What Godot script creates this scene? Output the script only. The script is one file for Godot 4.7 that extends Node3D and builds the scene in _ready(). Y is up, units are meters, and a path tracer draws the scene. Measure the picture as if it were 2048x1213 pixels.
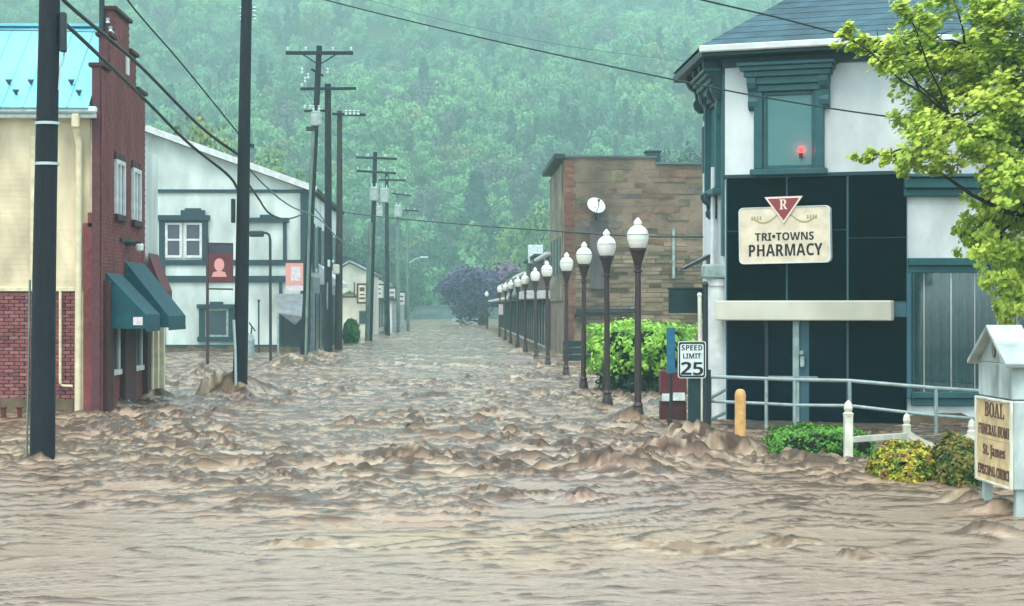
extends Node3D
# A flooded small-town main street on a rainy spring day.

const EYE := Vector3(0, 2.2, 0)
const FOCAL := 4000.0            # focal length in photo pixels (photo 2048 x 1213)
const YAW := -0.02949
const PITCH := 0.002125
var view := Basis.from_euler(Vector3(PITCH, YAW, 0))
var rng := RandomNumberGenerator.new()
var M := {}
var used_names := {}

# ---------------------------------------------------------------- geometry
class Geo:
	var v := PackedVector3Array()
	var n := PackedVector3Array()
	var c := PackedColorArray()
	var off := Vector3.ZERO
	var tint := Color.WHITE
	var colored := false

	func tri(a: Vector3, b: Vector3, d: Vector3, na: Vector3, nb: Vector3, nd: Vector3) -> void:
		if (b - a).cross(d - a).dot(na + nb + nd) > 0.0:
			v.append(a - off); v.append(d - off); v.append(b - off)
			n.append(na); n.append(nd); n.append(nb)
		else:
			v.append(a - off); v.append(b - off); v.append(d - off)
			n.append(na); n.append(nb); n.append(nd)
		if colored:
			c.append(tint); c.append(tint); c.append(tint)

	func quad(a: Vector3, b: Vector3, d: Vector3, e: Vector3, nn := Vector3.ZERO) -> void:
		var m := nn if nn != Vector3.ZERO else (b - a).cross(d - a).normalized()
		tri(a, b, d, m, m, m)
		tri(a, d, e, m, m, m)

	# a box; bevel cuts its edges
	func box(center: Vector3, size: Vector3, basis := Basis(), bevel := 0.0) -> void:
		var h := size * 0.5
		var ax := [basis.x.normalized(), basis.y.normalized(), basis.z.normalized()]
		for i in 3:
			var j := (i + 1) % 3
			var k := (i + 2) % 3
			for s in [-1.0, 1.0]:
				var nn: Vector3 = ax[i] * s
				var o: Vector3 = center + nn * h[i]
				var pj: Vector3 = ax[j] * (h[j] - bevel)
				var pk: Vector3 = ax[k] * (h[k] - bevel)
				quad(o - pj - pk, o + pj - pk, o + pj + pk, o - pj + pk, nn)
				if bevel > 0.0:
					for t in [-1.0, 1.0]:
						var n2: Vector3 = ax[j] * t
						var o2: Vector3 = center + n2 * h[j]
						var a0: Vector3 = o + n2 * (h[j] - bevel)
						var b0: Vector3 = o2 + nn * (h[i] - bevel)
						quad(a0 - pk, a0 + pk, b0 + pk, b0 - pk, (nn + n2).normalized())
			if bevel > 0.0:
				pass
		if bevel > 0.0:
			for sx in [-1.0, 1.0]:
				for sy in [-1.0, 1.0]:
					for sz in [-1.0, 1.0]:
						var X: Vector3 = ax[0] * sx
						var Y: Vector3 = ax[1] * sy
						var Z: Vector3 = ax[2] * sz
						var q := center + X * (h.x - bevel) + Y * (h.y - bevel) + Z * (h.z - bevel)
						var m := (X + Y + Z).normalized()
						tri(q + X * bevel, q + Y * bevel, q + Z * bevel, m, m, m)

	# polygon (2D) in the plane o + x*ax + y*ay, extruded along ex
	func prism(poly: PackedVector2Array, o: Vector3, ax: Vector3, ay: Vector3, ex: Vector3) -> void:
		var idx := Geometry2D.triangulate_polygon(poly)
		var en := ex.normalized()
		var pts := []
		var mid := Vector2.ZERO
		for p in poly:
			pts.append(o + ax * p.x + ay * p.y)
			mid += p / poly.size()
		for i in range(0, idx.size(), 3):
			tri(pts[idx[i]], pts[idx[i + 1]], pts[idx[i + 2]], -en, -en, -en)
			tri(pts[idx[i]] + ex, pts[idx[i + 1]] + ex, pts[idx[i + 2]] + ex, en, en, en)
		var area := 0.0
		for i in poly.size():
			area += poly[i].cross(poly[(i + 1) % poly.size()])
		for i in poly.size():
			var j := (i + 1) % poly.size()
			var dd := poly[j] - poly[i]
			if dd.length() < 1e-6:
				continue
			var out2 := Vector2(dd.y, -dd.x).normalized() * signf(area)
			var nn := (ax * out2.x + ay * out2.y).normalized()
			var a: Vector3 = pts[i]
			var b: Vector3 = pts[j]
			quad(a, b, b + ex, a + ex, nn)

	func tube(points: Array, radii: Array, sides := 8, caps := true) -> void:
		var rings := []
		var norms := []
		var up := Vector3.UP
		for i in points.size():
			var p: Vector3 = points[i]
			var a: Vector3 = points[maxi(i - 1, 0)]
			var b: Vector3 = points[mini(i + 1, points.size() - 1)]
			var d := (b - a).normalized()
			var side := d.cross(Vector3(0.31, 0.12, 0.94) if absf(d.y) > 0.9 else up).normalized()
			var oth := side.cross(d).normalized()
			var ring := []
			var nr := []
			var r: float = radii[mini(i, radii.size() - 1)]
			for k in sides:
				var an := TAU * k / sides
				var q := side * cos(an) + oth * sin(an)
				nr.append(q)
				ring.append(p + q * r)
			rings.append(ring)
			norms.append(nr)
		for i in points.size() - 1:
			for k in sides:
				var l := (k + 1) % sides
				tri(rings[i][k], rings[i][l], rings[i + 1][l], norms[i][k], norms[i][l], norms[i + 1][l])
				tri(rings[i][k], rings[i + 1][l], rings[i + 1][k], norms[i][k], norms[i + 1][l], norms[i + 1][k])
		if caps:
			for e in [0, points.size() - 1]:
				var d2: Vector3 = (points[0] - points[1]).normalized() if e == 0 else (points[-1] - points[-2]).normalized()
				for k in range(1, sides - 1):
					tri(rings[e][0], rings[e][k], rings[e][k + 1], d2, d2, d2)

	# profile of Vector2(radius, height)
	func lathe(profile: Array, at: Vector3, sides := 16, squash := Vector3.ONE) -> void:
		for i in profile.size() - 1:
			var p: Vector2 = profile[i]
			var q: Vector2 = profile[i + 1]
			var dd := q - p
			if dd.length() < 1e-6:
				continue
			var nn := Vector2(dd.y, -dd.x).normalized()
			for k in sides:
				var a := TAU * k / sides
				var b := TAU * (k + 1) / sides
				var ca := Vector3(cos(a), 0, sin(a))
				var cb := Vector3(cos(b), 0, sin(b))
				var p0 := at + (ca * p.x + Vector3.UP * p.y) * squash
				var p1 := at + (cb * p.x + Vector3.UP * p.y) * squash
				var q0 := at + (ca * q.x + Vector3.UP * q.y) * squash
				var q1 := at + (cb * q.x + Vector3.UP * q.y) * squash
				var na := (ca * nn.x + Vector3.UP * nn.y).normalized()
				var nb := (cb * nn.x + Vector3.UP * nn.y).normalized()
				if p.x > 1e-5:
					tri(p0, p1, q1, na, nb, nb)
				if q.x > 1e-5:
					tri(p0, q1, q0, na, nb, na)

	func mesh() -> ArrayMesh:
		var a := []
		a.resize(Mesh.ARRAY_MAX)
		a[Mesh.ARRAY_VERTEX] = v
		a[Mesh.ARRAY_NORMAL] = n
		if colored:
			a[Mesh.ARRAY_COLOR] = c
		var m := ArrayMesh.new()
		m.add_surface_from_arrays(Mesh.PRIMITIVE_TRIANGLES, a)
		return m

# A vertical wall plane from A to B (plan points x, z); pixel measurements of the photo are turned into metres on it.
class Face:
	var o: Vector3
	var ax: Vector3
	var nn: Vector3
	var vw: Basis
	func _init(a: Vector2, b: Vector2, basis_view: Basis) -> void:
		o = Vector3(a.x, 0, a.y)
		ax = Vector3(b.x - a.x, 0, b.y - a.y).normalized()
		nn = ax.cross(Vector3.UP)
		if nn.dot(EYE - o) < 0.0:
			nn = -nn
		vw = basis_view
	func hit(px: float, py: float, d := 0.0) -> Vector3:
		var dir := vw * Vector3((px - 1024.0) / FOCAL, (606.5 - py) / FOCAL, -1.0)
		var t := (o + nn * d - EYE).dot(nn) / dir.dot(nn)
		return EYE + dir * t
	func at(t: float, y: float, d := 0.0) -> Vector3:
		return o + ax * t + Vector3.UP * y + nn * d
	func tt(px: float) -> float:
		return (hit(px, 600.0) - o).dot(ax)
	func yy(px: float, py: float) -> float:
		return hit(px, py).y
	func mbox(g: Geo, t0: float, y0: float, t1: float, y1: float, d0: float, d1: float, bevel := 0.0) -> void:
		g.box(at((t0 + t1) * 0.5, (y0 + y1) * 0.5, (d0 + d1) * 0.5), Vector3(absf(t1 - t0), absf(y1 - y0), absf(d1 - d0)), Basis(ax, Vector3.UP, nn), bevel)
	func pbox(g: Geo, x0: float, y0: float, x1: float, y1: float, d0: float, d1: float, bevel := 0.0) -> void:
		var a := hit(x0, y0)
		var b := hit(x1, y1)
		mbox(g, (a - o).dot(ax), a.y, (b - o).dot(ax), b.y, d0, d1, bevel)

func face(a: Vector2, b: Vector2) -> Face:
	return Face.new(a, b, view)

func ray(px: float, py: float, depth: float) -> Vector3:
	var dir := view * Vector3((px - 1024.0) / FOCAL, (606.5 - py) / FOCAL, -1.0)
	return EYE + dir * (depth / -dir.z)

func water_depth(py: float) -> float:
	return 8800.0 / (py - 615.0)

# ---------------------------------------------------------------- naming
func numbered(parent: Node, called: String) -> String:
	var key := str(parent.get_instance_id()) + called
	var k: int = used_names.get(key, 0)
	used_names[key] = k + 1
	return called if k == 0 else "%s_%03d" % [called, k]

func tag(o: Node, label := "", category := "", group := "", kind := "") -> Node:
	if label: o.set_meta("label", label)
	if category: o.set_meta("category", category)
	if group: o.set_meta("group", group)
	if kind: o.set_meta("kind", kind)
	return o

func thing(called: String, label: String, category: String, at := Vector3.ZERO, group := "", turn := 0.0) -> Node3D:
	var o := Node3D.new()
	o.name = numbered(self, called)
	add_child(o, true)
	o.position = at
	o.rotation.y = turn
	tag(o, label, category, group)
	return o

func geo(owner_node: Node3D = null) -> Geo:
	var g := Geo.new()
	if owner_node and owner_node != self:
		g.off = owner_node.position if owner_node.get_parent() == self else owner_node.get_parent().position
	return g

func obj(called: String, shape: Variant, m: Material, parent: Node = self) -> MeshInstance3D:
	var o := MeshInstance3D.new()
	o.mesh = shape.mesh() if shape is Geo else shape
	o.material_override = m
	o.name = numbered(parent, called)
	parent.add_child(o, true)
	return o

func struct(called: String, shape: Variant, m: Material) -> MeshInstance3D:
	var o := obj(called, shape, m)
	tag(o, "", "", "", "structure")
	return o

func copy(o: Node3D, at: Vector3, label := "") -> Node3D:
	var c: Node3D = o.duplicate()
	var base := String(o.name)
	c.name = numbered(self, base)
	add_child(c, true)
	c.position = at
	if label: c.set_meta("label", label)
	return c

func part_stuff(o: Node) -> Node:
	o.set_meta("kind", "stuff")
	return o

# text lying on a plane: centre, width and height wanted, axes
func letters(called: String, text: String, font: Font, centre: Vector3, w: float, h: float, right: Vector3, up: Vector3, m: Material, parent: Node3D, thick := 0.006) -> MeshInstance3D:
	var t := TextMesh.new()
	t.text = text
	t.font = font
	t.font_size = 64
	t.pixel_size = 0.01
	t.depth = 0.02
	t.curve_step = 2.0
	var b := t.get_aabb()
	var o := obj(called, t, m, parent)
	var out := right.cross(up).normalized()
	var bs := Basis(right.normalized() * (w / b.size.x), up.normalized() * (h / b.size.y), out * (thick / 0.02))
	var base: Vector3 = parent.position if parent.get_parent() == self else parent.position + parent.get_parent().position
	o.transform = Transform3D(bs, centre - base - bs * b.get_center())
	return o

# ---------------------------------------------------------------- materials
var tex := {}
func noise_tex(key: String, freq: float, octaves: int, low: float, high: float, normal := 0.0, ridged := false) -> NoiseTexture2D:
	if tex.has(key):
		return tex[key]
	var f := FastNoiseLite.new()
	f.seed = hash(key) % 10000
	f.noise_type = FastNoiseLite.TYPE_SIMPLEX_SMOOTH
	f.frequency = freq
	f.fractal_octaves = octaves
	f.fractal_type = FastNoiseLite.FRACTAL_RIDGED if ridged else FastNoiseLite.FRACTAL_FBM
	var t := NoiseTexture2D.new()
	t.width = 512
	t.height = 512
	t.seamless = true
	t.noise = f
	if normal > 0.0:
		t.as_normal_map = true
		t.bump_strength = normal
	else:
		var g := Gradient.new()
		g.set_color(0, Color(low, low, low))
		g.set_color(1, Color(high, high, high))
		t.color_ramp = g
	tex[key] = t
	return t

# colour as seen in daylight (sRGB); pattern: mottle, stain, streak, none
func mat(key: String, col: Color, rough := 0.8, pattern := "mottle", scale := Vector3.ONE, bump := 0.0, metal := 0.0) -> StandardMaterial3D:
	var m := StandardMaterial3D.new()
	m.resource_name = key
	m.albedo_color = col
	m.roughness = rough
	m.metallic = metal
	if pattern != "none":
		m.uv1_triplanar = true
		m.uv1_world_triplanar = true
		m.uv1_scale = scale
		match pattern:
			"mottle": m.albedo_texture = noise_tex("mottle", 0.012, 5, 0.82, 1.0)
			"stain": m.albedo_texture = noise_tex("stain", 0.006, 6, 0.55, 1.0)
			"grime": m.albedo_texture = noise_tex("grime", 0.008, 6, 0.72, 1.0)
		if bump > 0.0:
			m.normal_enabled = true
			m.normal_texture = noise_tex("bumps", 0.03, 4, 0, 1, 6.0)
			m.normal_scale = bump
	M[key] = m
	return m

func leaf_mat(key: String, col: Color, vcol := true) -> StandardMaterial3D:
	var m := StandardMaterial3D.new()
	m.resource_name = key
	m.albedo_color = col
	m.roughness = 0.55
	m.metallic_specular = 0.3
	m.vertex_color_use_as_albedo = vcol
	m.cull_mode = BaseMaterial3D.CULL_DISABLED
	m.backlight_enabled = true
	m.backlight = Color(0.45, 0.55, 0.12)
	M[key] = m
	return m

func make_materials() -> void:
	mat("pole_wood", Color(0.08, 0.11, 0.17), 0.85, "stain", Vector3(3.0, 0.25, 3.0), 0.6)
	mat("pole_brown", Color(0.25, 0.21, 0.22), 0.85, "stain", Vector3(3.0, 0.25, 3.0), 0.6)
	mat("pole_pale", Color(0.5, 0.6, 0.56), 0.8, "stain", Vector3(3.0, 0.25, 3.0), 0.3)
	mat("dark_metal", Color(0.12, 0.17, 0.2), 0.5, "mottle", Vector3.ONE * 0.8)
	mat("steel", Color(0.68, 0.76, 0.76), 0.45, "grime", Vector3.ONE * 0.9, 0.0, 0.25)
	mat("insulator", Color(0.7, 0.78, 0.78), 0.3, "none")
	mat("transformer_grey", Color(0.72, 0.78, 0.76), 0.5, "grime", Vector3.ONE * 0.7)
	mat("cable", Color(0.075, 0.14, 0.16), 0.7, "none")
	mat("cable_pale", Color(0.32, 0.45, 0.45), 0.7, "none")
	mat("lamp_metal", Color(0.25, 0.18, 0.2), 0.5, "mottle", Vector3.ONE * 0.9)
	var gl := mat("lamp_globe", Color(0.93, 0.93, 0.9), 0.25, "none")
	gl.clearcoat_enabled = true
	mat("brick_red", Color(0.58, 0.34, 0.35), 0.9, "mottle", Vector3.ONE * 0.7, 0.5)
	mat("brick_red_light", Color(0.64, 0.41, 0.41), 0.9, "mottle", Vector3.ONE * 0.7, 0.5)
	mat("brick_red_dark", Color(0.5, 0.28, 0.31), 0.9, "mottle", Vector3.ONE * 0.7, 0.5)
	mat("mortar", Color(0.6, 0.48, 0.48), 0.95, "mottle", Vector3.ONE * 0.9, 0.3)
	mat("facade_brick", Color(0.53, 0.26, 0.27), 0.9, "grime", Vector3(0.25, 0.12, 0.25), 0.5)
	mat("facade_mortar", Color(0.4, 0.24, 0.27), 0.95, "mottle", Vector3.ONE)
	mat("facade_dark", Color(0.3, 0.15, 0.17), 0.9, "grime", Vector3(0.25, 0.12, 0.25), 0.5)
	mat("cream", Color(0.95, 0.88, 0.74), 0.7, "grime", Vector3(0.25, 0.1, 0.25), 0.1)
	mat("cream_trim", Color(0.93, 0.88, 0.74), 0.6, "mottle", Vector3.ONE * 0.5)
	mat("white_paint", Color(0.9, 0.93, 0.94), 0.7, "grime", Vector3(0.18, 0.07, 0.18), 0.15)
	mat("white_trim", Color(0.9, 0.92, 0.92), 0.6, "mottle", Vector3.ONE * 0.4)
	mat("white_house", Color(0.9, 0.95, 0.93), 0.75, "grime", Vector3(0.12, 0.05, 0.12), 0.15)
	mat("off_white", Color(0.93, 0.92, 0.85), 0.75, "grime", Vector3(0.12, 0.06, 0.12), 0.1)
	mat("teal_trim", Color(0.06, 0.22, 0.27), 0.55, "mottle", Vector3.ONE * 0.5)
	mat("green_trim", Color(0.13, 0.35, 0.38), 0.5, "mottle", Vector3.ONE * 0.5)
	mat("metal_roof", Color(0.5, 0.82, 0.89), 0.4, "mottle", Vector3.ONE * 0.08, 0.0, 0.1)
	mat("slate", Color(0.28, 0.43, 0.49), 0.75, "stain", Vector3(0.25, 1.2, 0.6), 0.8)
	var pan := mat("black_glass", Color(0.0, 0.09, 0.13), 0.35, "stain", Vector3.ONE * 0.15)
	pan.metallic_specular = 0.12
	mat("door_glass", Color(0.0, 0.075, 0.13), 0.15, "none").metallic_specular = 0.18
	mat("pane_dark", Color(0.2, 0.27, 0.31), 0.1, "none")
	mat("pane_green", Color(0.27, 0.47, 0.48), 0.12, "none")
	mat("pane_purple", Color(0.26, 0.24, 0.3), 0.1, "none")
	mat("joint", Color(0.2, 0.36, 0.42), 0.5, "none")
	mat("sign_cream", Color(0.96, 0.9, 0.8), 0.5, "mottle", Vector3.ONE * 0.5)
	mat("sign_white", Color(0.9, 0.95, 0.95), 0.45, "mottle", Vector3.ONE * 0.8)
	mat("cabinet_white", Color(0.8, 0.85, 0.84), 0.6, "stain", Vector3(0.5, 0.25, 0.5), 0.1)
	mat("block_grey", Color(0.5, 0.46, 0.44), 0.95, "stain", Vector3.ONE * 0.2, 0.5)
	mat("block_olive", Color(0.52, 0.49, 0.38), 0.95, "stain", Vector3.ONE * 0.2, 0.5)
	mat("block_brown", Color(0.56, 0.44, 0.37), 0.95, "stain", Vector3.ONE * 0.2, 0.5)
	mat("mud_shade", Color(0.5, 0.42, 0.33), 0.8, "stain", Vector3.ONE * 0.6, 0.3)
	mat("notice_tan", Color(0.92, 0.8, 0.6), 0.6, "grime", Vector3.ONE * 0.8)
	mat("ink", Color(0.06, 0.06, 0.08), 0.6, "none")
	mat("ink_brown", Color(0.33, 0.22, 0.18), 0.6, "none")
	mat("ink_olive", Color(0.66, 0.62, 0.45), 0.6, "none")
	mat("emblem_red", Color(0.55, 0.2, 0.22), 0.5, "none")
	mat("emblem_edge", Color(0.95, 0.85, 0.82), 0.5, "none")
	mat("awning_teal", Color(0.03, 0.32, 0.37), 0.85, "grime", Vector3.ONE * 0.5)
	mat("awning_grey", Color(0.55, 0.58, 0.6), 0.85, "grime", Vector3.ONE * 0.5)
	mat("maroon", Color(0.42, 0.16, 0.2), 0.8, "mottle", Vector3.ONE * 0.6)
	mat("banner_print", Color(0.85, 0.6, 0.58), 0.8, "none")
	mat("banner_pale", Color(0.9, 0.86, 0.88), 0.8, "mottle", Vector3.ONE)
	mat("bollard", Color(0.98, 0.76, 0.48), 0.6, "grime", Vector3.ONE * 0.8)
	mat("concrete", Color(0.5, 0.47, 0.43), 0.9, "stain", Vector3.ONE * 0.4, 0.5)
	mat("concrete_dark", Color(0.3, 0.27, 0.25), 0.9, "stain", Vector3.ONE * 0.4, 0.5)
	mat("curtain", Color(0.17, 0.34, 0.37), 0.85, "mottle", Vector3.ONE)
	mat("stone_wall", Color(0.6, 0.55, 0.47), 0.95, "stain", Vector3(0.06, 0.14, 0.06), 0.6)
	mat("stucco_grey", Color(0.58, 0.5, 0.43), 0.95, "stain", Vector3(0.1, 0.1, 0.1), 0.4)
	mat("strip_dark", Color(0.4, 0.37, 0.38), 0.95, "stain", Vector3(0.3, 0.1, 0.3), 0.3)
	mat("stone_tan", Color(0.64, 0.56, 0.46), 0.95, "stain", Vector3(0.1, 0.3, 0.1), 0.5)
	mat("stone_olive", Color(0.5, 0.46, 0.36), 0.95, "stain", Vector3(0.1, 0.3, 0.1), 0.5)
	mat("stone_brown", Color(0.42, 0.36, 0.28), 0.95, "stain", Vector3(0.1, 0.3, 0.1), 0.5)
	mat("brick_edge", Color(0.55, 0.37, 0.31), 0.95, "stain", Vector3(0.2, 0.2, 0.2), 0.5)
	mat("store_brick", Color(0.45, 0.25, 0.29), 0.95, "stain", Vector3(0.1, 0.1, 0.1), 0.4)
	mat("store_dark", Color(0.15, 0.17, 0.21), 0.6, "grime", Vector3.ONE * 0.3)
	mat("roof_dark", Color(0.25, 0.26, 0.28), 0.9, "stain", Vector3.ONE * 0.2, 0.5)
	mat("board_green", Color(0.04, 0.2, 0.23), 0.6, "grime", Vector3.ONE * 0.5)
	mat("blue_paint", Color(0.1, 0.42, 0.56), 0.5, "mottle", Vector3.ONE)
	mat("fence_white", Color(0.93, 0.93, 0.86), 0.6, "grime", Vector3.ONE * 0.6)
	mat("bark", Color(0.2, 0.17, 0.16), 0.95, "stain", Vector3(2.0, 0.5, 2.0), 0.8)
	mat("soil", Color(0.27, 0.3, 0.2), 0.95, "stain", Vector3.ONE * 0.05)
	mat("riverbed", Color(0.35, 0.3, 0.25), 0.95, "stain", Vector3.ONE * 0.05)
	mat("retaining", Color(0.42, 0.5, 0.52), 0.9, "stain", Vector3(0.05, 0.2, 0.05), 0.3)
	mat("hedge_core", Color(0.08, 0.14, 0.07), 0.95, "stain", Vector3.ONE)
	mat("rust_red", Color(0.42, 0.14, 0.14), 0.7, "grime", Vector3.ONE)
	mat("dark_brown", Color(0.3, 0.22, 0.18), 0.9, "stain", Vector3.ONE)
	leaf_mat("leaf_maple", Color(1, 1, 1))
	leaf_mat("leaf_forest", Color(1, 1, 1)).backlight_enabled = false
	leaf_mat("leaf_hedge", Color(1, 1, 1))
	leaf_mat("leaf_far", Color(1, 1, 1)).backlight_enabled = false
	var pn := StandardMaterial3D.new()
	pn.transparency = BaseMaterial3D.TRANSPARENCY_ALPHA
	pn.albedo_color = Color(0.3, 0.4, 0.42, 0.06)
	pn.roughness = 0.04
	M["pane"] = pn
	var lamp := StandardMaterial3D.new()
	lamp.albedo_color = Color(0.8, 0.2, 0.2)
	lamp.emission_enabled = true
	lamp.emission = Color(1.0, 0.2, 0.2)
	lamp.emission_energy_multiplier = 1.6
	M["reflection_bulb"] = lamp  # glow of the bulb added for the reflection upstairs
	var lampw := StandardMaterial3D.new()
	lampw.albedo_color = Color(0.9, 0.95, 0.9)
	lampw.emission_enabled = true
	lampw.emission = Color(0.85, 1.0, 0.95)
	lampw.emission_energy_multiplier = 0.9
	M["white_lamp"] = lampw
	# silty flood water
	var w := StandardMaterial3D.new()
	w.resource_name = "flood_water"
	w.albedo_color = Color.WHITE
	w.vertex_color_use_as_albedo = true
	w.roughness = 0.16
	w.metallic_specular = 0.14
	w.uv1_triplanar = true
	w.uv1_world_triplanar = true
	w.uv1_scale = Vector3(0.35, 0.35, 0.9)
	w.normal_enabled = true
	w.normal_texture = noise_tex("ripples", 0.03, 4, 0, 1, 16.0)
	w.normal_scale = 0.3
	M["water"] = w

var bold := SystemFont.new()
var serif := SystemFont.new()
var sans := SystemFont.new()

func _ready() -> void:
	rng.seed = 77
	# ---- camera, sky, sun, exposure
	var cam := Camera3D.new()
	cam.name = "camera"
	cam.position = EYE
	cam.basis = view
	cam.fov = rad_to_deg(2.0 * atan(606.5 / FOCAL))
	cam.near = 0.1
	cam.far = 4000.0
	cam.current = true
	add_child(cam)
	var sky := ProceduralSkyMaterial.new()
	sky.sky_top_color = Color(0.86, 0.93, 0.97)
	sky.sky_horizon_color = Color(0.86, 0.96, 0.97)
	sky.sky_curve = 0.2
	sky.ground_bottom_color = Color(0.4, 0.36, 0.32)
	sky.ground_horizon_color = Color(0.6, 0.62, 0.6)
	sky.sun_angle_max = 1.0
	sky.energy_multiplier = 1.0
	var env := Environment.new()
	env.background_mode = Environment.BG_SKY
	env.sky = Sky.new()
	env.sky.sky_material = sky
	env.background_energy_multiplier = 1.0
	env.tonemap_mode = Environment.TONE_MAPPER_LINEAR
	env.tonemap_exposure = 2.85
	env.sdfgi_enabled = true
	env.ssao_enabled = true
	env.ssil_enabled = true
	env.fog_enabled = true
	env.fog_light_color = Color(0.78, 0.97, 0.94)
	env.fog_density = 0.00105
	var we := WorldEnvironment.new()
	we.name = "world_environment"
	we.environment = env
	add_child(we)
	var sun := DirectionalLight3D.new()
	sun.name = "sun"
	sun.light_energy = 0.3
	sun.light_angular_distance = 20.0
	sun.light_color = Color(1.0, 0.97, 0.92)
	sun.shadow_enabled = true
	sun.rotation = Vector3(deg_to_rad(-58), deg_to_rad(-25), 0)
	add_child(sun)
	bold.font_names = PackedStringArray(["Droid Sans"])
	bold.font_weight = 700
	sans.font_names = PackedStringArray(["Droid Sans"])
	serif.font_names = PackedStringArray(["Droid Serif"])
	serif.font_weight = 700
	make_materials()
	# ---- setting
	build_terrain()
	build_water()
	build_forest()
	# ---- buildings
	build_pharmacy()
	build_corner_building()
	build_white_house()
	build_brick_block()
	build_right_stores()
	build_left_far()
	# ---- street furniture, plants
	build_poles()
	build_lamps()
	build_cables()
	build_street_things()
	build_church_sign()
	build_fence()
	build_plants()
	build_maple()

# ---------------------------------------------------------------- setting
var hill_noise := FastNoiseLite.new()

func hill_y(x: float, z: float) -> float:
	var d := -z
	var up := maxf(0.0, d - 372.0)
	var h := up * 0.27 + 14.0 * (1.0 - exp(-up / 40.0))
	var side := maxf(0.0, absf(x) - 130.0 - d * 0.1)
	h += side * 0.3
	h += hill_noise.get_noise_2d(x, z) * minf(22.0, (h) * 0.35)
	return -1.0 + (h if h < 140.0 else 140.0 + (h - 140.0) * 0.12)

func build_terrain() -> void:
	hill_noise.seed = 5
	hill_noise.frequency = 0.006
	hill_noise.fractal_octaves = 3
	var nx := 90
	var nz := 110
	var pv := PackedVector3Array()
	for j in nz + 1:
		var z := 90.0 - 1080.0 * j / nz
		for i in nx + 1:
			var x := -440.0 + 880.0 * i / nx
			pv.append(Vector3(x, hill_y(x, z), z))
	struct("hillside", grid_mesh(pv, nx + 1, nz + 1, PackedColorArray()), M["soil"])

func grid_mesh(pv: PackedVector3Array, w: int, h: int, cols: PackedColorArray) -> ArrayMesh:
	var nv := PackedVector3Array()
	nv.resize(pv.size())
	for j in h:
		for i in w:
			var a := pv[j * w + mini(i + 1, w - 1)] - pv[j * w + maxi(i - 1, 0)]
			var b := pv[mini(j + 1, h - 1) * w + i] - pv[maxi(j - 1, 0) * w + i]
			var m := a.cross(b).normalized()
			nv[j * w + i] = m if m.y > 0.0 else -m
	var ix := PackedInt32Array()
	ix.resize((w - 1) * (h - 1) * 6)
	var k := 0
	for j in h - 1:
		for i in w - 1:
			var p := j * w + i
			# rows run away from the viewer (-z): clockwise seen from above
			ix[k] = p; ix[k + 1] = p + w; ix[k + 2] = p + w + 1
			ix[k + 3] = p; ix[k + 4] = p + w + 1; ix[k + 5] = p + 1
			k += 6
	var a2 := []
	a2.resize(Mesh.ARRAY_MAX)
	a2[Mesh.ARRAY_VERTEX] = pv
	a2[Mesh.ARRAY_NORMAL] = nv
	a2[Mesh.ARRAY_INDEX] = ix
	if cols.size():
		a2[Mesh.ARRAY_COLOR] = cols
	var m2 := ArrayMesh.new()
	m2.add_surface_from_arrays(Mesh.PRIMITIVE_TRIANGLES, a2)
	return m2

# Swells, standing waves and splashes of the torrent: [x, distance, half width, half depth, height]
func wave_list() -> Array:
	var w := []
	# measured in the photo: x, y of the foot, width, height
	for q in [[880, 800, 150, 32], [740, 850, 100, 34], [850, 842, 60, 30], [818, 872, 44, 26], [850, 925, 220, 60], [1050, 905, 150, 34],
			[1260, 950, 300, 66], [1010, 995, 190, 46], [1560, 1085, 150, 52], [1755, 1120, 120, 34], [1370, 1095, 240, 26], [478, 802, 150, 66],
			[395, 765, 70, 26], [620, 740, 100, 26], [1275, 866, 80, 20], [1410, 930, 190, 62], [1585, 930, 160, 34], [1120, 845, 50, 26],
			[780, 730, 120, 16], [690, 790, 130, 22], [600, 800, 80, 24], [2010, 1070, 150, 60], [1930, 1000, 120, 18], [640, 1090, 180, 14],
			[180, 1010, 120, 14], [330, 800, 90, 18], [830, 720, 110, 12], [960, 700, 120, 10], [540, 900, 240, 18], [1180, 1000, 140, 30], [1080, 760, 120, 12], [930, 760, 90, 14]]:
		var d := water_depth(q[1])
		var p := ray(q[0], q[1], d)
		var s := d / FOCAL
		w.append([p.x, d, q[2] * s * 0.36, maxf(q[2] * s * 0.3, q[3] * s * 0.9), q[3] * s * 0.36])
	# water heaped up against posts, walls and sign legs: photo x, y of the foot, half width, height in metres
	for q in [[478, 800, 0.6, 0.6], [520, 796, 0.45, 0.5], [438, 800, 0.35, 0.36], [84, 925, 0.35, 0.12], [1276, 850, 0.4, 0.2], [1215, 822, 0.32, 0.12], [1167, 787, 0.35, 0.12],
			[1132, 760, 0.4, 0.12], [1096, 737, 0.45, 0.25], [1072, 720, 0.5, 0.2], [1050, 706, 0.5, 0.22], [607, 722, 0.8, 0.45], [575, 735, 0.6, 0.3], [657, 715, 0.5, 0.3], [740, 687, 0.8, 0.25], [415, 748, 0.6, 0.35], [385, 760, 0.6, 0.3], [541, 730, 0.4, 0.15],
			[1389, 906, 0.34, 0.42], [1440, 912, 0.5, 0.36], [1360, 930, 0.45, 0.3], [1500, 905, 0.5, 0.2], [1290, 945, 0.5, 0.22], [1230, 955, 0.4, 0.2], [2028, 1030, 0.3, 0.2], [1965, 1010, 0.3, 0.26], [1600, 930, 0.5, 0.1], [300, 800, 0.4, 0.25], [250, 815, 0.4, 0.15], [1697, 930, 0.2, 0.08]]:
		var d := water_depth(q[1])
		w.append([ray(q[0], q[1], d).x, d + q[2] * 0.25, q[2], q[2] * 0.8, q[3]])
	return w

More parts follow.
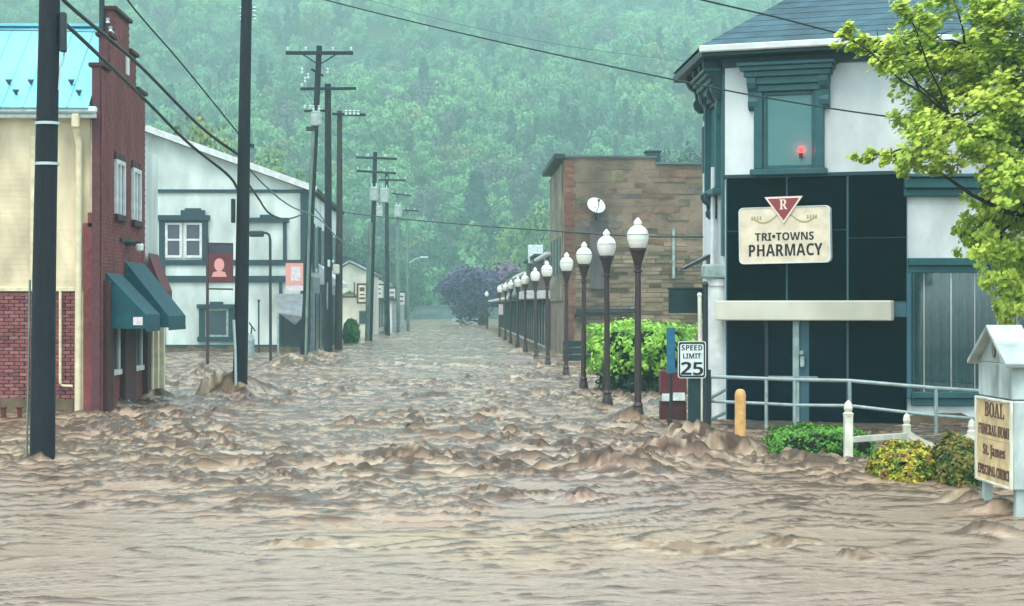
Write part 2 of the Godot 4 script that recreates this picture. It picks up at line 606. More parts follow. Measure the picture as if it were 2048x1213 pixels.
func build_water() -> void:
	var rows := 1050
	var cols := 600
	var big := FastNoiseLite.new(); big.seed = 3; big.frequency = 0.16; big.fractal_octaves = 3
	var ridge := FastNoiseLite.new(); ridge.seed = 9; ridge.frequency = 0.34; ridge.fractal_type = FastNoiseLite.FRACTAL_RIDGED; ridge.fractal_octaves = 4; ridge.fractal_gain = 0.5
	var chop := FastNoiseLite.new(); chop.seed = 21; chop.frequency = 1.15; chop.fractal_type = FastNoiseLite.FRACTAL_RIDGED; chop.fractal_octaves = 3
	var fine := FastNoiseLite.new(); fine.seed = 31; fine.frequency = 2.4; fine.fractal_octaves = 3
	var streak := FastNoiseLite.new(); streak.seed = 61; streak.frequency = 1.0; streak.fractal_type = FastNoiseLite.FRACTAL_RIDGED; streak.fractal_octaves = 3
	var crink := FastNoiseLite.new(); crink.seed = 71; crink.frequency = 2.2; crink.fractal_type = FastNoiseLite.FRACTAL_RIDGED; crink.fractal_octaves = 2
	var lace := FastNoiseLite.new(); lace.seed = 81; lace.frequency = 1.3; lace.fractal_type = FastNoiseLite.FRACTAL_RIDGED; lace.fractal_octaves = 3
	var tone := FastNoiseLite.new(); tone.seed = 41; tone.frequency = 0.11; tone.fractal_octaves = 4
	var foam := FastNoiseLite.new(); foam.seed = 51; foam.frequency = 0.6; foam.fractal_octaves = 4
	var waves := wave_list()
	var pv := PackedVector3Array(); pv.resize(rows * cols)
	var cv := PackedColorArray(); cv.resize(rows * cols)
	var ratio := pow(450.0 / 8.5, 1.0 / (rows - 1))
	var d := 8.5
	for j in rows:
		var near := []
		for q in waves:
			if absf(q[1] - d) < q[3] * 5.0:
				near.append(q)
		var rough_here := 0.2 + 0.8 * exp(-pow((d - 32.0) / 8.5, 2.0)) + 0.7 * exp(-pow((d - 50.0) / 15.0, 2.0)) + 0.34 * smoothstep(55.0, 70.0, d)
		rough_here += 0.16 * smoothstep(16.0, 24.0, d)
		var fade := clampf(1.0 - (d - 70.0) / 130.0, 0.2, 1.0)
		for i in cols:
			var u := 2.0 * i / (cols - 1) - 1.0
			var x := 0.03 * d + u * 0.28 * d + pow(u, 7.0) * (0.12 * d + 6.0)
			var z := -d
			var b := big.get_noise_2d(x, z * 1.4)
			var wx := x + b * 1.1
			var wz := z + big.get_noise_2d(x + 40.0, z) * 1.1
			var t := rough_here * (0.32 + 1.05 * smoothstep(-0.2, 0.45, big.get_noise_2d(x * 0.8 + 90.0, z * 0.6)))
			# calmer at the near left and in the lee of the right bank
			if d < 34.0:
				t *= lerpf(1.0, 0.4 + 0.6 * smoothstep(-5.0, 0.5, x), smoothstep(34.0, 26.0, d))
			t *= 1.0 - 0.5 * smoothstep(4.6, 6.0, x) * smoothstep(50.0, 40.0, d)
			var r := ridge.get_noise_2d(wx * 0.8, wz * 1.25)
			var c := chop.get_noise_2d(wx * 0.5 - wz * 0.12, wz * 1.55 + wx * 0.22)
			var f := fine.get_noise_2d(wx * 0.7, wz * 1.6)
			var st := streak.get_noise_2d(wx * 0.5 - wz * 0.1, wz * 1.9 + wx * 0.3)
			var lump := 0.0
			var burst := 0.0
			for q in near:
				var ex: float = (x - q[0] + r * 0.28 + f * 0.1) / q[2]
				var ez: float = (d - q[1] + c * 0.22) / q[3]
				if ez < 0.0:
					ez *= 0.62      # the wake trails downstream, towards the viewer
				var e := ex * ex + ez * ez
				if e < 8.0:
					var g: float = exp(-e)
					lump += q[4] * g
					burst = maxf(burst, g)
			t += burst * 0.55
			var cr := crink.get_noise_2d(wx * 0.42 + f * 0.12, wz * 1.9 + wx * 0.2)
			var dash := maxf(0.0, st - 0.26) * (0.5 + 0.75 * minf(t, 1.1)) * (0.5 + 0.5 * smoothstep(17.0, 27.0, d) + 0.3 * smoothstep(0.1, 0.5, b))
			var h := b * 0.09 * t + r * 0.066 * t + (c * 0.036 * t + f * 0.03 * (0.25 + t) + dash * 0.11) * fade
			h += lump * (0.56 + 0.24 * r + 0.2 * c + 0.08 * f) * lerpf(0.5, 1.0, smoothstep(20.0, 27.0, d)) + (burst * 0.04 + t * 0.018) * cr * fade
			pv[j * cols + i] = Vector3(x, h, z)
			# silt and foam tones, with wave shade and sky reflection painted into the colour
			var k := tone.get_noise_2d(wx, wz * 1.6)
			var base := Color(0.315, 0.215, 0.15).lerp(Color(0.325, 0.235, 0.15), smoothstep(0.0, 0.5, k)).lerp(Color(0.3, 0.2, 0.165), smoothstep(0.05, 0.5, -k))
			base = base.lerp(Color(0.285, 0.225, 0.18), 0.7 * (1.0 - smoothstep(0.1, 0.42, t)))  # calm sheet greyed to paint in the reflected sky
			var tm := clampf(t, 0.15, 1.0)
			var fo := smoothstep(0.05, 0.55, foam.get_noise_2d(wx * 0.8, wz * 2.4) + 0.35 * r) * tm
			var mud_shade := smoothstep(0.1, 0.5, -foam.get_noise_2d(wx * 1.1 + 70.0, wz * 2.6)) * tm  # silty dark patches that also stand for shaded wave faces
			base = base.lerp(Color(0.125, 0.078, 0.052), clampf(burst * 0.55 + burst * smoothstep(0.2, -0.5, cr) * 0.6 + mud_shade * 0.55, 0.0, 0.85))  # heaped water and its troughs darkened, painting in wave shade
			base = base.lerp(Color(0.46, 0.34, 0.225), fo * 0.5)
			var froth := smoothstep(0.42, 0.75, lace.get_noise_2d(wx * 1.3, wz * 1.9)) * smoothstep(0.25, 0.8, t)
			froth = maxf(froth, smoothstep(0.08, 0.25, burst) * smoothstep(0.7, 0.3, burst) * smoothstep(-0.1, 0.5, lace.get_noise_2d(wx * 2.0, wz * 2.6)))
			base = base.lerp(Color(0.52, 0.41, 0.3), froth * 0.6)
			base = base.lerp(Color(0.07, 0.046, 0.034), smoothstep(0.04, 0.2, dash) * 0.92)  # dark strokes paint the shaded faces of small ripples into the colour
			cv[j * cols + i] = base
		d *= ratio
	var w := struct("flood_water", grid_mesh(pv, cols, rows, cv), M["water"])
	w.set_meta("label", "churning brown flood water filling the whole street")

# ---------------------------------------------------------------- foliage
# a crown of unit radius made of leaf clumps; conifer: a pointed one
func crown_mesh(sd: int, lumps: int, per: int, leaf: float, conifer := false, tints := []) -> ArrayMesh:
	var r := RandomNumberGenerator.new()
	r.seed = sd
	var g := Geo.new()
	g.colored = tints.size() > 0
	for l in lumps:
		var c := Vector3.ZERO
		var lr := 0.0
		if conifer:
			var y := (l + 0.5) / lumps
			var a := r.randf() * TAU
			var w := (1.0 - y) * 0.42 * r.randf_range(0.6, 1.0)
			c = Vector3(cos(a) * w, y * 2.0 - 1.0, sin(a) * w)
			lr = 0.1 + 0.2 * (1.0 - y)
		else:
			var a2 := r.randf() * TAU
			var y2 := r.randf_range(-0.75, 0.85)
			var w2 := sqrt(maxf(0.0, 1.0 - y2 * y2)) * r.randf_range(0.35, 0.8)
			c = Vector3(cos(a2) * w2, y2 * 0.8, sin(a2) * w2)
			lr = r.randf_range(0.22, 0.42)
		var tn: Color = tints[r.randi() % tints.size()] if tints.size() else Color.WHITE
		for k in per:
			var dir := Vector3(r.randfn(), r.randfn() * 0.9 + 0.2, r.randfn()).normalized()
			var p := c + dir * lr * pow(r.randf(), 0.35)
			var nn := (dir + Vector3(r.randfn(), r.randfn(), r.randfn()) * 0.45 + p * 0.5).normalized()
			var t := nn.cross(Vector3(r.randfn(), r.randfn(), r.randfn())).normalized()
			var s := t.cross(nn)
			var sz := leaf * r.randf_range(0.6, 1.35)
			if g.colored:
				var j := r.randf_range(0.8, 1.2)
				g.tint = Color(tn.r * j, tn.g * j, tn.b * j)
			g.tri(p - t * sz, p + s * sz * 0.6, p + t * sz, nn, nn, nn)
			g.tri(p - t * sz, p + t * sz, p - s * sz * 0.6, nn, nn, nn)
	return g.mesh()

func scatter(called: String, m: Mesh, mt: Material, xf: Array, cols: Array, parent: Node = self) -> MultiMeshInstance3D:
	var mm := MultiMesh.new()
	mm.transform_format = MultiMesh.TRANSFORM_3D
	mm.use_colors = cols.size() > 0
	mm.mesh = m
	mm.instance_count = xf.size()
	for i in xf.size():
		mm.set_instance_transform(i, xf[i])
		if cols.size():
			mm.set_instance_color(i, cols[i])
	var o := MultiMeshInstance3D.new()
	o.multimesh = mm
	o.material_override = mt
	o.name = numbered(parent, called)
	parent.add_child(o, true)
	o.set_meta("kind", "stuff")
	return o

func build_forest() -> void:
	var r := RandomNumberGenerator.new()
	r.seed = 11
	var patch := FastNoiseLite.new(); patch.seed = 8; patch.frequency = 0.012; patch.fractal_octaves = 3
	var xf := [[], [], [], []]
	var cs := [[], [], [], []]
	var d := 376.0
	while d < 930.0:
		var half := d * 0.34 + 30.0
		var step := 5.6 + (d - 376.0) * 0.006
		var x := -half
		while x < half + 0.06 * d:
			var px := x + r.randf_range(-3.2, 3.2)
			var pz := -d + r.randf_range(-3.2, 3.2)
			var k := patch.get_noise_2d(px, pz)
			var s := r.randf_range(2.6, 4.6)
			var v := r.randi() % 3
			var col := Color(0.085, 0.205, 0.105).lerp(Color(0.17, 0.34, 0.125), clampf(0.5 + k * 1.2 + r.randf_range(-0.35, 0.35), 0.0, 1.0))
			col = col.lerp(Color(0.12, 0.29, 0.09), 0.55 * smoothstep(520.0, 390.0, d))
			var q := r.randf()
			if q < 0.13:
				col = Color(0.085, 0.085, 0.085)       # bare greyish crowns
			elif q < 0.2:
				col = Color(0.16, 0.2, 0.07)
			var conifer := r.randf() < (0.05 + 0.5 * smoothstep(0.25, 0.5, -k))
			if conifer:
				v = 3
				col = Color(0.025, 0.055, 0.04)
			var j := r.randf_range(0.75, 1.25)
			col = Color(col.r * j, col.g * j, col.b * j)
			var sc := Vector3(s, s * r.randf_range(1.0, 1.4), s) if not conifer else Vector3(s * 1.2, s * 1.6, s * 1.2)
			var y := hill_y(px, pz) + sc.y * 0.95
			# a clearing round the two big evergreens
			if Vector2(px - 4.8, pz + 402.0).length() < 9.0 or Vector2(px - 9.5, pz + 388.0).length() < 7.0:
				x += step
				continue
			xf[v].append(Transform3D(Basis(Vector3.UP, r.randf() * TAU).scaled_local(sc), Vector3(px, y, pz)))
			cs[v].append(col)
			x += step
		d += step
	for v in 4:
		var m := crown_mesh(100 + v, 18, 60, 0.1) if v < 3 else crown_mesh(103, 16, 30, 0.13, true)
		var f := scatter(["leafy_forest", "leafy_forest", "leafy_forest", "conifer_forest"][v], m, M["leaf_forest"], xf[v], cs[v])
		tag(f, ["wooded hillside of pale spring green trees behind the town", "wooded hillside of pale spring green trees behind the town", "wooded hillside of pale spring green trees behind the town", "dark pointed evergreens scattered over the wooded hillside"][v], "forest", "spring woods on the hillside")

# a single tree: trunk, limbs, crown
func tree(called: String, label: String, at: Vector3, height: float, radius: float, tints: Array, sd: int, conifer := false, group := "", squash := 1.0) -> Node3D:
	var t := thing(called, label, "tree", at, group)
	var g := Geo.new()
	g.tube([Vector3(0, -0.5, 0), Vector3(0.1, height * 0.4, 0), Vector3(0, height * 0.85, 0.1)], [radius * 0.09, radius * 0.06, radius * 0.015], 7)
	obj("trunk", g, M["bark"], t)
	var l := Geo.new()
	for k in 7:
		var a := k * 2.4
		var y := height * (0.25 + 0.055 * k)
		l.tube([Vector3(0, y, 0), Vector3(cos(a) * radius * 0.4, y + radius * 0.2, sin(a) * radius * 0.4), Vector3(cos(a) * radius * 0.75, y + minf(radius * 0.5, height * 0.22), sin(a) * radius * 0.75)], [radius * 0.035, radius * 0.02, radius * 0.006], 5)
	obj("limbs", l, M["bark"], t)
	var c := obj("crown", crown_mesh(sd, 30 if not conifer else 44, 130, 0.055 if not conifer else 0.09, conifer, tints), M["leaf_far"], t)
	c.scale = Vector3(radius, height * 0.5 * squash, radius)
	c.position = Vector3(0, height * (0.5 if conifer else 0.55 + 0.5 * (1.0 - squash)), 0)
	return t

# ---------------------------------------------------------------- the pharmacy on the right
func ornate_window(f: Face, t: Node3D, x0: float, x1: float, ytop: float, ybot: float, k: float) -> void:
	# x0..x1 outer casing, ytop top of the opening, ybot top of the sill; k metres of casing width
	var a := f.hit(x0, ytop)
	var b := f.hit(x1, ybot)
	var t0 := (a - f.o).dot(f.ax)
	var t1 := (b - f.o).dot(f.ax)
	if t1 < t0:
		var q := t0; t0 = t1; t1 = q
	var yt := a.y
	var yb := b.y
	var w := obj("window", window_box(f, t, t0 + k, yb, t1 - k, yt), M["green_trim"], t)
	var g := geo(t)
	f.mbox(g, t0, yb, t0 + k, yt, 0.0, 0.13, 0.015)
	f.mbox(g, t1 - k, yb, t1, yt, 0.0, 0.13, 0.015)
	f.mbox(g, t0, yt + 0.002, t1, yt + k * 0.8, 0.0, 0.14, 0.015)
	obj("casing", g, M["green_trim"], w)
	g = geo(t)
	f.mbox(g, t0 + k + 0.02, yb + 0.05, t1 - k - 0.02, yt - 0.02, 0.004, 0.016)
	obj("pane", g, M["pane_green"], w)
	g = geo(t)
	f.mbox(g, t0 - 0.06, yb - 0.12, t1 + 0.06, yb - 0.002, 0.0, 0.2, 0.015)
	obj("sill", g, M["green_trim"], w)
	# cornice: stepped head on scroll brackets
	g = geo(t)
	var y := yt + k * 0.8 + 0.002
	f.mbox(g, t0 - 0.12, y, t1 + 0.12, y + 0.14, 0.0, 0.2, 0.01)
	f.mbox(g, t0 - 0.16, y + 0.142, t1 + 0.16, y + 0.25, 0.0, 0.27, 0.01)
	f.mbox(g, t0 - 0.22, y + 0.252, t1 + 0.22, y + 0.34, 0.0, 0.34, 0.01)
	f.mbox(g, t0 - 0.27, y + 0.342, t1 + 0.27, y + 0.41, 0.0, 0.4, 0.01)
	obj("cornice", g, M["green_trim"], w)
	for s in [t0 - 0.11, t1 - 0.07]:
		g = geo(t)
		scroll(g, f, s, 0.18, y + 0.13, 0.62, 0.24)
		obj("bracket", g, M["green_trim"], w)

func window_box(f: Face, t: Node3D, t0: float, yb: float, t1: float, yt: float) -> Geo:
	# inner sash frame
	var g := geo(t)
	var s := 0.07
	f.mbox(g, t0, yb, t0 + s, yt, -0.06, 0.07, 0.01)
	f.mbox(g, t1 - s, yb, t1, yt, -0.06, 0.07, 0.01)
	f.mbox(g, t0 + s, yt - s, t1 - s, yt, -0.06, 0.07, 0.01)
	f.mbox(g, t0 + s, yb, t1 - s, yb + s, -0.06, 0.07, 0.01)
	return g

# a scroll bracket hanging under a cornice: its side profile extruded along the wall
func scroll(g: Geo, f: Face, t0: float, wide: float, ytop: float, drop: float, out: float) -> void:
	var p := PackedVector2Array([Vector2(0, 0), Vector2(out, 0), Vector2(out, -drop * 0.16), Vector2(out * 0.86, -drop * 0.3), Vector2(out * 0.55, -drop * 0.42), Vector2(out * 0.5, -drop * 0.6), Vector2(out * 0.62, -drop * 0.72), Vector2(out * 0.56, -drop * 0.88), Vector2(out * 0.3, -drop), Vector2(0, -drop)])
	g.prism(p, f.at(t0, ytop, 0.001), f.nn, Vector3.UP, f.ax * wide)

func build_pharmacy() -> void:
	var S0 := Vector2(5.3, -42.3)
	var W1 := Vector2(5.27, -38.6)
	var W2 := Vector2(8.45, -37.2)
	var W3 := Vector2(14.2, -36.9)
	var B3 := Vector2(14.2, -42.3)
	var t := thing("pharmacy_building", "white two storey corner pharmacy with black glass front and dark green trim", "building", Vector3(8.5, 0, -39.5))
	var fc := face(W1, W2)
	var fr := face(W2, W3)
	var fs := face(S0, W1)
	# walls
	var plan := PackedVector2Array([S0, W1, W2, W3, B3])
	var g := geo(t)
	g.prism(plan, Vector3(0, -1.0, 0), Vector3(1, 0, 0), Vector3(0, 0, 1), Vector3(0, 8.0, 0))
	obj("wall", g, M["white_paint"], t)
	# roof
	var E := [Vector3(4.74, 7.17, -42.9), Vector3(4.78, 7.17, -38.3), Vector3(8.28, 7.17, -36.66), Vector3(14.8, 7.17, -36.36), Vector3(14.8, 7.17, -42.9)]
	var R1 := Vector3(8.2, 9.15, -39.8)
	var R2 := Vector3(12.2, 9.15, -39.8)
	var u := Vector3(0, 0.05, 0)
	g = geo(t)
	for q in [[E[0], E[1], R1], [E[1], E[2], R1], [E[2], E[3], R2, R1], [E[3], E[4], R2], [E[4], E[0], R1, R2]]:
		var nn: Vector3 = (q[1] - q[0]).cross(q[2] - q[0]).normalized()
		if nn.y < 0.0: nn = -nn
		g.tri(q[0] + u, q[1] + u, q[2] + u, nn, nn, nn)
		if q.size() == 4:
			g.tri(q[0] + u, q[2] + u, q[3] + u, nn, nn, nn)
	var roof := obj("roof", g, M["slate"], t)
	# slate courses as thin raised laps that follow each slope
	g = geo(t)
	for q in [[E[0], E[1], R1, R1], [E[1], E[2], R1, R1], [E[2], E[3], R1, R2]]:
		var nn2: Vector3 = (q[1] - q[0]).cross(q[2] - q[0]).normalized()
		if nn2.y < 0.0: nn2 = -nn2
		for k in 15:
			var s0 := k / 15.0
			var s1 := (k + 1.0) / 15.0
			var a: Vector3 = q[0].lerp(q[2], s0) + u + nn2 * 0.016
			var b: Vector3 = q[1].lerp(q[3], s0) + u + nn2 * 0.016
			var c: Vector3 = q[1].lerp(q[3], s1) + u + nn2 * 0.008
			var d: Vector3 = q[0].lerp(q[2], s1) + u + nn2 * 0.008
			g.quad(a, b, c, d, nn2)
			g.quad(a - nn2 * 0.009, b - nn2 * 0.009, b, a)
	part_stuff(obj("slate_courses", g, M["slate"], roof))
	# soffit, gutter and frieze
	g = geo(t)
	g.prism(PackedVector2Array([Vector2(E[0].x, E[0].z), Vector2(E[1].x, E[1].z), Vector2(E[2].x, E[2].z), Vector2(E[3].x, E[3].z), Vector2(E[4].x, E[4].z)]), Vector3(0, 7.03, 0), Vector3(1, 0, 0), Vector3(0, 0, 1), Vector3(0, 0.14, 0))
	obj("soffit", g, M["teal_trim"], t)
	g = geo(t)
	for i in 3:
		var a2: Vector3 = E[i + 1] - Vector3(0, 0.01, 0)
		var b2: Vector3 = E[i + 2] - Vector3(0, 0.01, 0) if i < 2 else E[1]
		if i == 2: continue
		var dr := (b2 - a2).normalized()
		g.box((a2 + b2) * 0.5 + dr.cross(Vector3.UP) * 0.05, Vector3((b2 - a2).length() + 0.05, 0.13, 0.1), Basis(dr, Vector3.UP, dr.cross(Vector3.UP)), 0.02)
	obj("gutter", g, M["white_trim"], t)
	g = geo(t)
	fs.mbox(g, 0.0, 6.72, 3.7, 7.02, 0.0, 0.06)
	fc.mbox(g, -0.03, 6.84, 3.45, 7.02, 0.0, 0.06)
	fr.mbox(g, 0.03, 6.84, 5.7, 7.02, 0.0, 0.06)
	obj("frieze", g, M["teal_trim"], t)
	for s in [0.35, 1.6, 2.6, 3.35]:
		g = geo(t)
		scroll(g, fs, s, 0.2, 7.02, 0.75, 0.4)
		obj("eave_bracket", g, M["teal_trim"], t)
	g = geo(t)
	fs.mbox(g, 3.42, 3.2, 3.69, 6.72, 0.0, 0.05, 0.01)
	obj("corner_board", g, M["green_trim"], t)
	# upper windows
	ornate_window(fc, t, 1511, 1650, 186, 336, 0.17)
	ornate_window(fs, t, 1421, 1445, 215, 376, 0.17)
	g = geo(t)
	fs.pbox(g, 1410, 255, 1414, 345, 0.0, 0.07, 0.015)
	obj("shutter", g, M["teal_trim"], t)
	for s in [1.75, 2.3]:
		g = geo(t)
		scroll(g, fs, s, 0.16, fs.yy(1430, 376) - 0.13, 0.5, 0.25)
		obj("sill_bracket", g, M["teal_trim"], t)
	# black glass panels, three columns with bright joints between
	var colx := [1456.0, 1573.0, 1577.0, 1694.0, 1699.0, 1814.0]
	var rows := [[350.0, 470.0], [473.0, 602.0]]
	for i in 3:
		var a3 := fc.tt(colx[i * 2])
		var b3 := fc.tt(colx[i * 2 + 1])
		var ys := [[2.32, 3.66], [3.68, 4.68]] if i < 2 else [[2.32, 3.5], [3.52, 4.68]]
		for y in ys:
			g = geo(t)
			fc.mbox(g, a3, y[0], b3, y[1], 0.02, 0.06, 0.006)
			obj("glass_panel", g, M["black_glass"], t)
	g = geo(t)
	fc.mbox(g, 0.02, -0.3, fc.tt(1815), 4.66, 0.0, 0.026)
	obj("panel_backing", g, M["joint"], t)
	g = geo(t)
	fc.mbox(g, 0.0, 4.685, fc.tt(1816), 4.76, 0.0, 0.09, 0.01)
	obj("panel_coping", g, M["teal_trim"], t)
	# the lower front: door and side panels
	var yb := -0.02
	g = geo(t)
	fc.mbox(g, fc.tt(1456), yb, fc.tt(1531), 2.02, 0.02, 0.06, 0.006)
	obj("glass_panel", g, M["door_glass"], t)
	g = geo(t)
	fc.mbox(g, fc.tt(1620), yb, fc.tt(1694), 2.02, 0.02, 0.06, 0.006)
	obj("glass_panel", g, M["door_glass"], t)
	g = geo(t)
	fc.mbox(g, fc.tt(1699), yb, fc.tt(1814), 2.02, 0.02, 0.06, 0.006)
	obj("glass_panel", g, M["black_glass"], t)
	g = geo(t)
	fc.mbox(g, fc.tt(1539), yb + 0.05, fc.tt(1588), 2.02, 0.01, 0.05)
	var door := obj("door", g, M["door_glass"], t)
	g = geo(t)
	fc.mbox(g, fc.tt(1531) + 0.004, yb, fc.tt(1539), 2.02, 0.02, 0.08, 0.008)
	obj("jamb", g, M["dark_metal"], door)
	g = geo(t)
	fc.mbox(g, fc.tt(1588), yb, fc.tt(1601), 2.02, 0.02, 0.1, 0.008)
	obj("stile", g, M["steel"], door)
	g = geo(t)
	fc.mbox(g, fc.tt(1604), 1.06, fc.tt(1612), 1.28, 0.06, 0.14, 0.01)
	g.lathe([Vector2(0, -0.05), Vector2(0.05, -0.03), Vector2(0.05, 0.03), Vector2(0, 0.05)], fc.at(fc.tt(1607), 1.33, 0.13), 10)
	obj("handle", g, M["steel"], door)
	g = geo(t)
	fc.pbox(g, 1540, 752, 1638, 756, 0.06, 0.11)
	obj("push_bar", g, M["steel"], door)
	# white box fascia over the door
	g = geo(t)
	fc.pbox(g, 1441, 602, 1790, 642, 0.03, 0.34, 0.02)
	obj("fascia_box", g, M["off_white"], t)
	# corner pillar and cap
	g = geo(t)
	var pc := fs.at(3.4, 0, 0.12)
	g.lathe([Vector2(0.2, -0.6), Vector2(0.2, 2.6), Vector2(0.24, 2.62), Vector2(0.24, 2.75), Vector2(0, 2.76)], pc, 18)
	obj("corner_pillar", g, M["white_trim"], t)
	g = geo(t)
	g.box(pc + Vector3(0, 2.9, 0), Vector3(0.55, 0.27, 0.6), Basis(), 0.03)
	obj("pillar_cap", g, M["steel"], t)
	g = geo(t)
	g.tube([fs.at(2.5, -0.5, 0.12), fs.at(2.5, 2.4, 0.12), fs.at(2.5, 2.5, 0.1), fs.at(2.5, 5.0, 0.08)], [0.05], 8)
	obj("downspout", g, M["white_trim"], t)
	g = geo(t)
	g.prism(PackedVector2Array([Vector2(0, 0), Vector2(0.55, -0.28), Vector2(0.55, -0.34), Vector2(0, -0.08)]), fs.at(0.6, 3.3), fs.nn, Vector3.UP, fs.ax * 0.9)
	obj("door_hood", g, M["dark_metal"], t)
	# right wing: cornice, white panel, header, curtained shop window
	g = geo(t)
	fr.mbox(g, -0.02, 4.42, 5.7, 4.62, 0.0, 0.2, 0.02)
	fr.mbox(g, -0.02, 4.27, 5.7, 4.418, 0.0, 0.12, 0.02)
	obj("shop_cornice", g, M["green_trim"], t)
	g = geo(t)
	fr.mbox(g, -0.04, 4.622, 5.7, 4.69, 0.0, 0.26, 0.015)
	obj("cornice_cap", g, M["joint"], t)
	g = geo(t)
	fr.mbox(g, 0.06, 2.98, 5.7, 3.12, 0.0, 0.14, 0.01)
	fr.mbox(g, 0.06, 2.84, 5.7, 2.978, 0.0, 0.08, 0.01)
	var win := obj("shop_window", g, M["green_trim"], t)
	g = geo(t)
	fr.mbox(g, 0.03, 0.5, 0.12, 2.84, 0.0, 0.1, 0.01)
	obj("window_post", g, M["joint"], win)
	g = geo(t)
	fr.mbox(g, 0.12, 0.5, 5.6, 0.62, 0.0, 0.14, 0.01)
	fr.mbox(g, 0.12, 0.36, 5.6, 0.498, 0.0, 0.08, 0.01)
	obj("sill", g, M["green_trim"], win)
	g = geo(t)
	var prev := Vector3.ZERO
	for k in 661:
		var tt := 0.13 + k * 0.00823
		var w := sin(k * 0.34 + 1.3 * sin(k * 0.043)) * 0.045 + 0.014 * sin(k * 0.117 + 1.0)
		var p := fr.at(tt, 0.62, 0.05 + w)
		if k > 0:
			g.quad(prev, p, p + Vector3(0, 2.22, 0), prev + Vector3(0, 2.22, 0))
		prev = p
	obj("curtain", g, M["curtain"], win)
	g = geo(t)
	fr.mbox(g, 0.12, 0.62, 5.6, 2.84, 0.124, 0.13)
	obj("pane", g, M["pane"], win)
	mud_line(fr, 0.1, 5.7, 0.16, 0.004, t, 5)
	# the round sign and its emblem are things of their own
	var sg := thing("pharmacy_sign", "cream pharmacy sign with red triangle emblem on the black glass front", "sign", fc.at(fc.tt(1575), 3.5, 0.1))
	var sw := fc.tt(1666) - fc.tt(1485)
	var y0 := fc.yy(1575, 527)
	var y1 := fc.yy(1575, 415)
	var mid := (fc.tt(1666) + fc.tt(1485)) * 0.5
	var tilt := 0.014
	var rx := (fc.ax * cos(tilt) + Vector3.UP * sin(tilt)).normalized()
	var ry := (Vector3.UP * cos(tilt) - fc.ax * sin(tilt)).normalized()
	var cc := fc.at(mid, (y0 + y1) * 0.5, 0.08)
	var hh := (y1 - y0) * 0.5
	g = geo(sg)
	var pp := round_rect(sw * 0.5, hh, 0.09)
	g.prism(pp, cc, rx, ry, fc.nn * 0.14)
	obj("board", g, M["sign_cream"], sg)
	g = geo(sg)
	rim(g, round_rect(sw * 0.5 + 0.005, hh + 0.005, 0.09), 0.025, cc - fc.nn * 0.002, rx, ry, fc.nn * 0.155)
	obj("rim", g, M["sign_white"], sg)
	var front := cc + fc.nn * 0.143
	letters("lettering", "TRI•TOWNS", bold, front + ry * (-hh * 0.05) + rx * 0.0, sw * 0.645, 0.155, rx, ry, M["ink"], sg)
	letters("lettering", "PHARMACY", bold, front + ry * (-hh * 0.53) + rx * 0.02, sw * 0.81, 0.23, rx, ry, M["ink"], sg)
	# scroll ribbon
	for s in [-1.0, 1.0]:
		g = geo(sg)
		var pr := Vector3.ZERO
		for k in 13:
			var e := k / 12.0
			var q: Vector3 = front + rx * s * (0.1 + 0.52 * e) + ry * (hh * 0.74 - 0.16 * sin(e * 2.6) - 0.015 * k * 0.5 + 0.1 * e * e)
			if k > 0:
				g.quad(pr, q, q + ry * 0.035, pr + ry * 0.035, fc.nn)
			pr = q
		for k in 4:
			var c2: Vector3 = front + rx * s * (0.46 + 0.055 * k) + ry * (hh * 0.62)
			g.box(c2, Vector3(0.03, 0.075, 0.004), Basis(rx, ry, fc.nn))
		part_stuff(obj("ribbon", g, M["ink_olive"], sg))
	# triangle
	var tc := front + ry * (hh + 0.045) + fc.nn * 0.03
	g = geo(sg)
	g.prism(PackedVector2Array([Vector2(-0.37, 0.15), Vector2(0.37, 0.15), Vector2(0, -0.36)]), tc - fc.nn * 0.05, rx, ry, fc.nn * 0.05)
	var em := obj("emblem", g, M["emblem_edge"], sg)
	g = geo(sg)
	g.prism(PackedVector2Array([Vector2(-0.305, 0.115), Vector2(0.305, 0.115), Vector2(0, -0.305)]), tc, rx, ry, fc.nn * 0.006)
	obj("emblem_field", g, M["emblem_red"], em)
	var rr := letters("emblem_letter", "R", serif, tc + ry * 0.0 + fc.nn * 0.009, 0.15, 0.19, rx, ry, M["emblem_edge"], em)
	rr.name = "emblem_letter"
	# added glowing bulb standing for a red light reflected in the upstairs pane
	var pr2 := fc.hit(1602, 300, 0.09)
	var lm := thing("reflection_bulb", "small glowing bulb added for a red reflection in the upstairs pharmacy window", "lamp", pr2)
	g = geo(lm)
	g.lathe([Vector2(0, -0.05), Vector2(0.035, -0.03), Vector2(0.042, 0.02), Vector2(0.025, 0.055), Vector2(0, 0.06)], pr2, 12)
	obj("bulb", g, M["reflection_bulb"], lm)
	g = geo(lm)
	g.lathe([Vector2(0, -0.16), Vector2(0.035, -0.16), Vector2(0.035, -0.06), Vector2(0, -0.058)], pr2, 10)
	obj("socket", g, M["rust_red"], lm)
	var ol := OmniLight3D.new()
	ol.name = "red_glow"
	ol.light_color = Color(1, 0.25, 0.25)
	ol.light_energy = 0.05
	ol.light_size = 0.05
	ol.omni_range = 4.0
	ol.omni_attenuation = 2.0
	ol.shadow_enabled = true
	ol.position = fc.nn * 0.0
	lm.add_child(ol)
	# projecting green board on the street side
	var bd := thing("hanging_board", "dark green painted board hung from the pharmacy's street wall", "sign", Vector3(5.0, 2.3, -42.0))
	g = geo(bd)
	var f2 := face(Vector2(4.0, -42.05), Vector2(6.0, -42.05))
	f2.mbox(g, f2.tt(1337), f2.yy(1370, 627), 1.31, f2.yy(1370, 580), 0.0, 0.06, 0.01)
	obj("board", g, M["board_green"], bd)
	g = geo(bd)
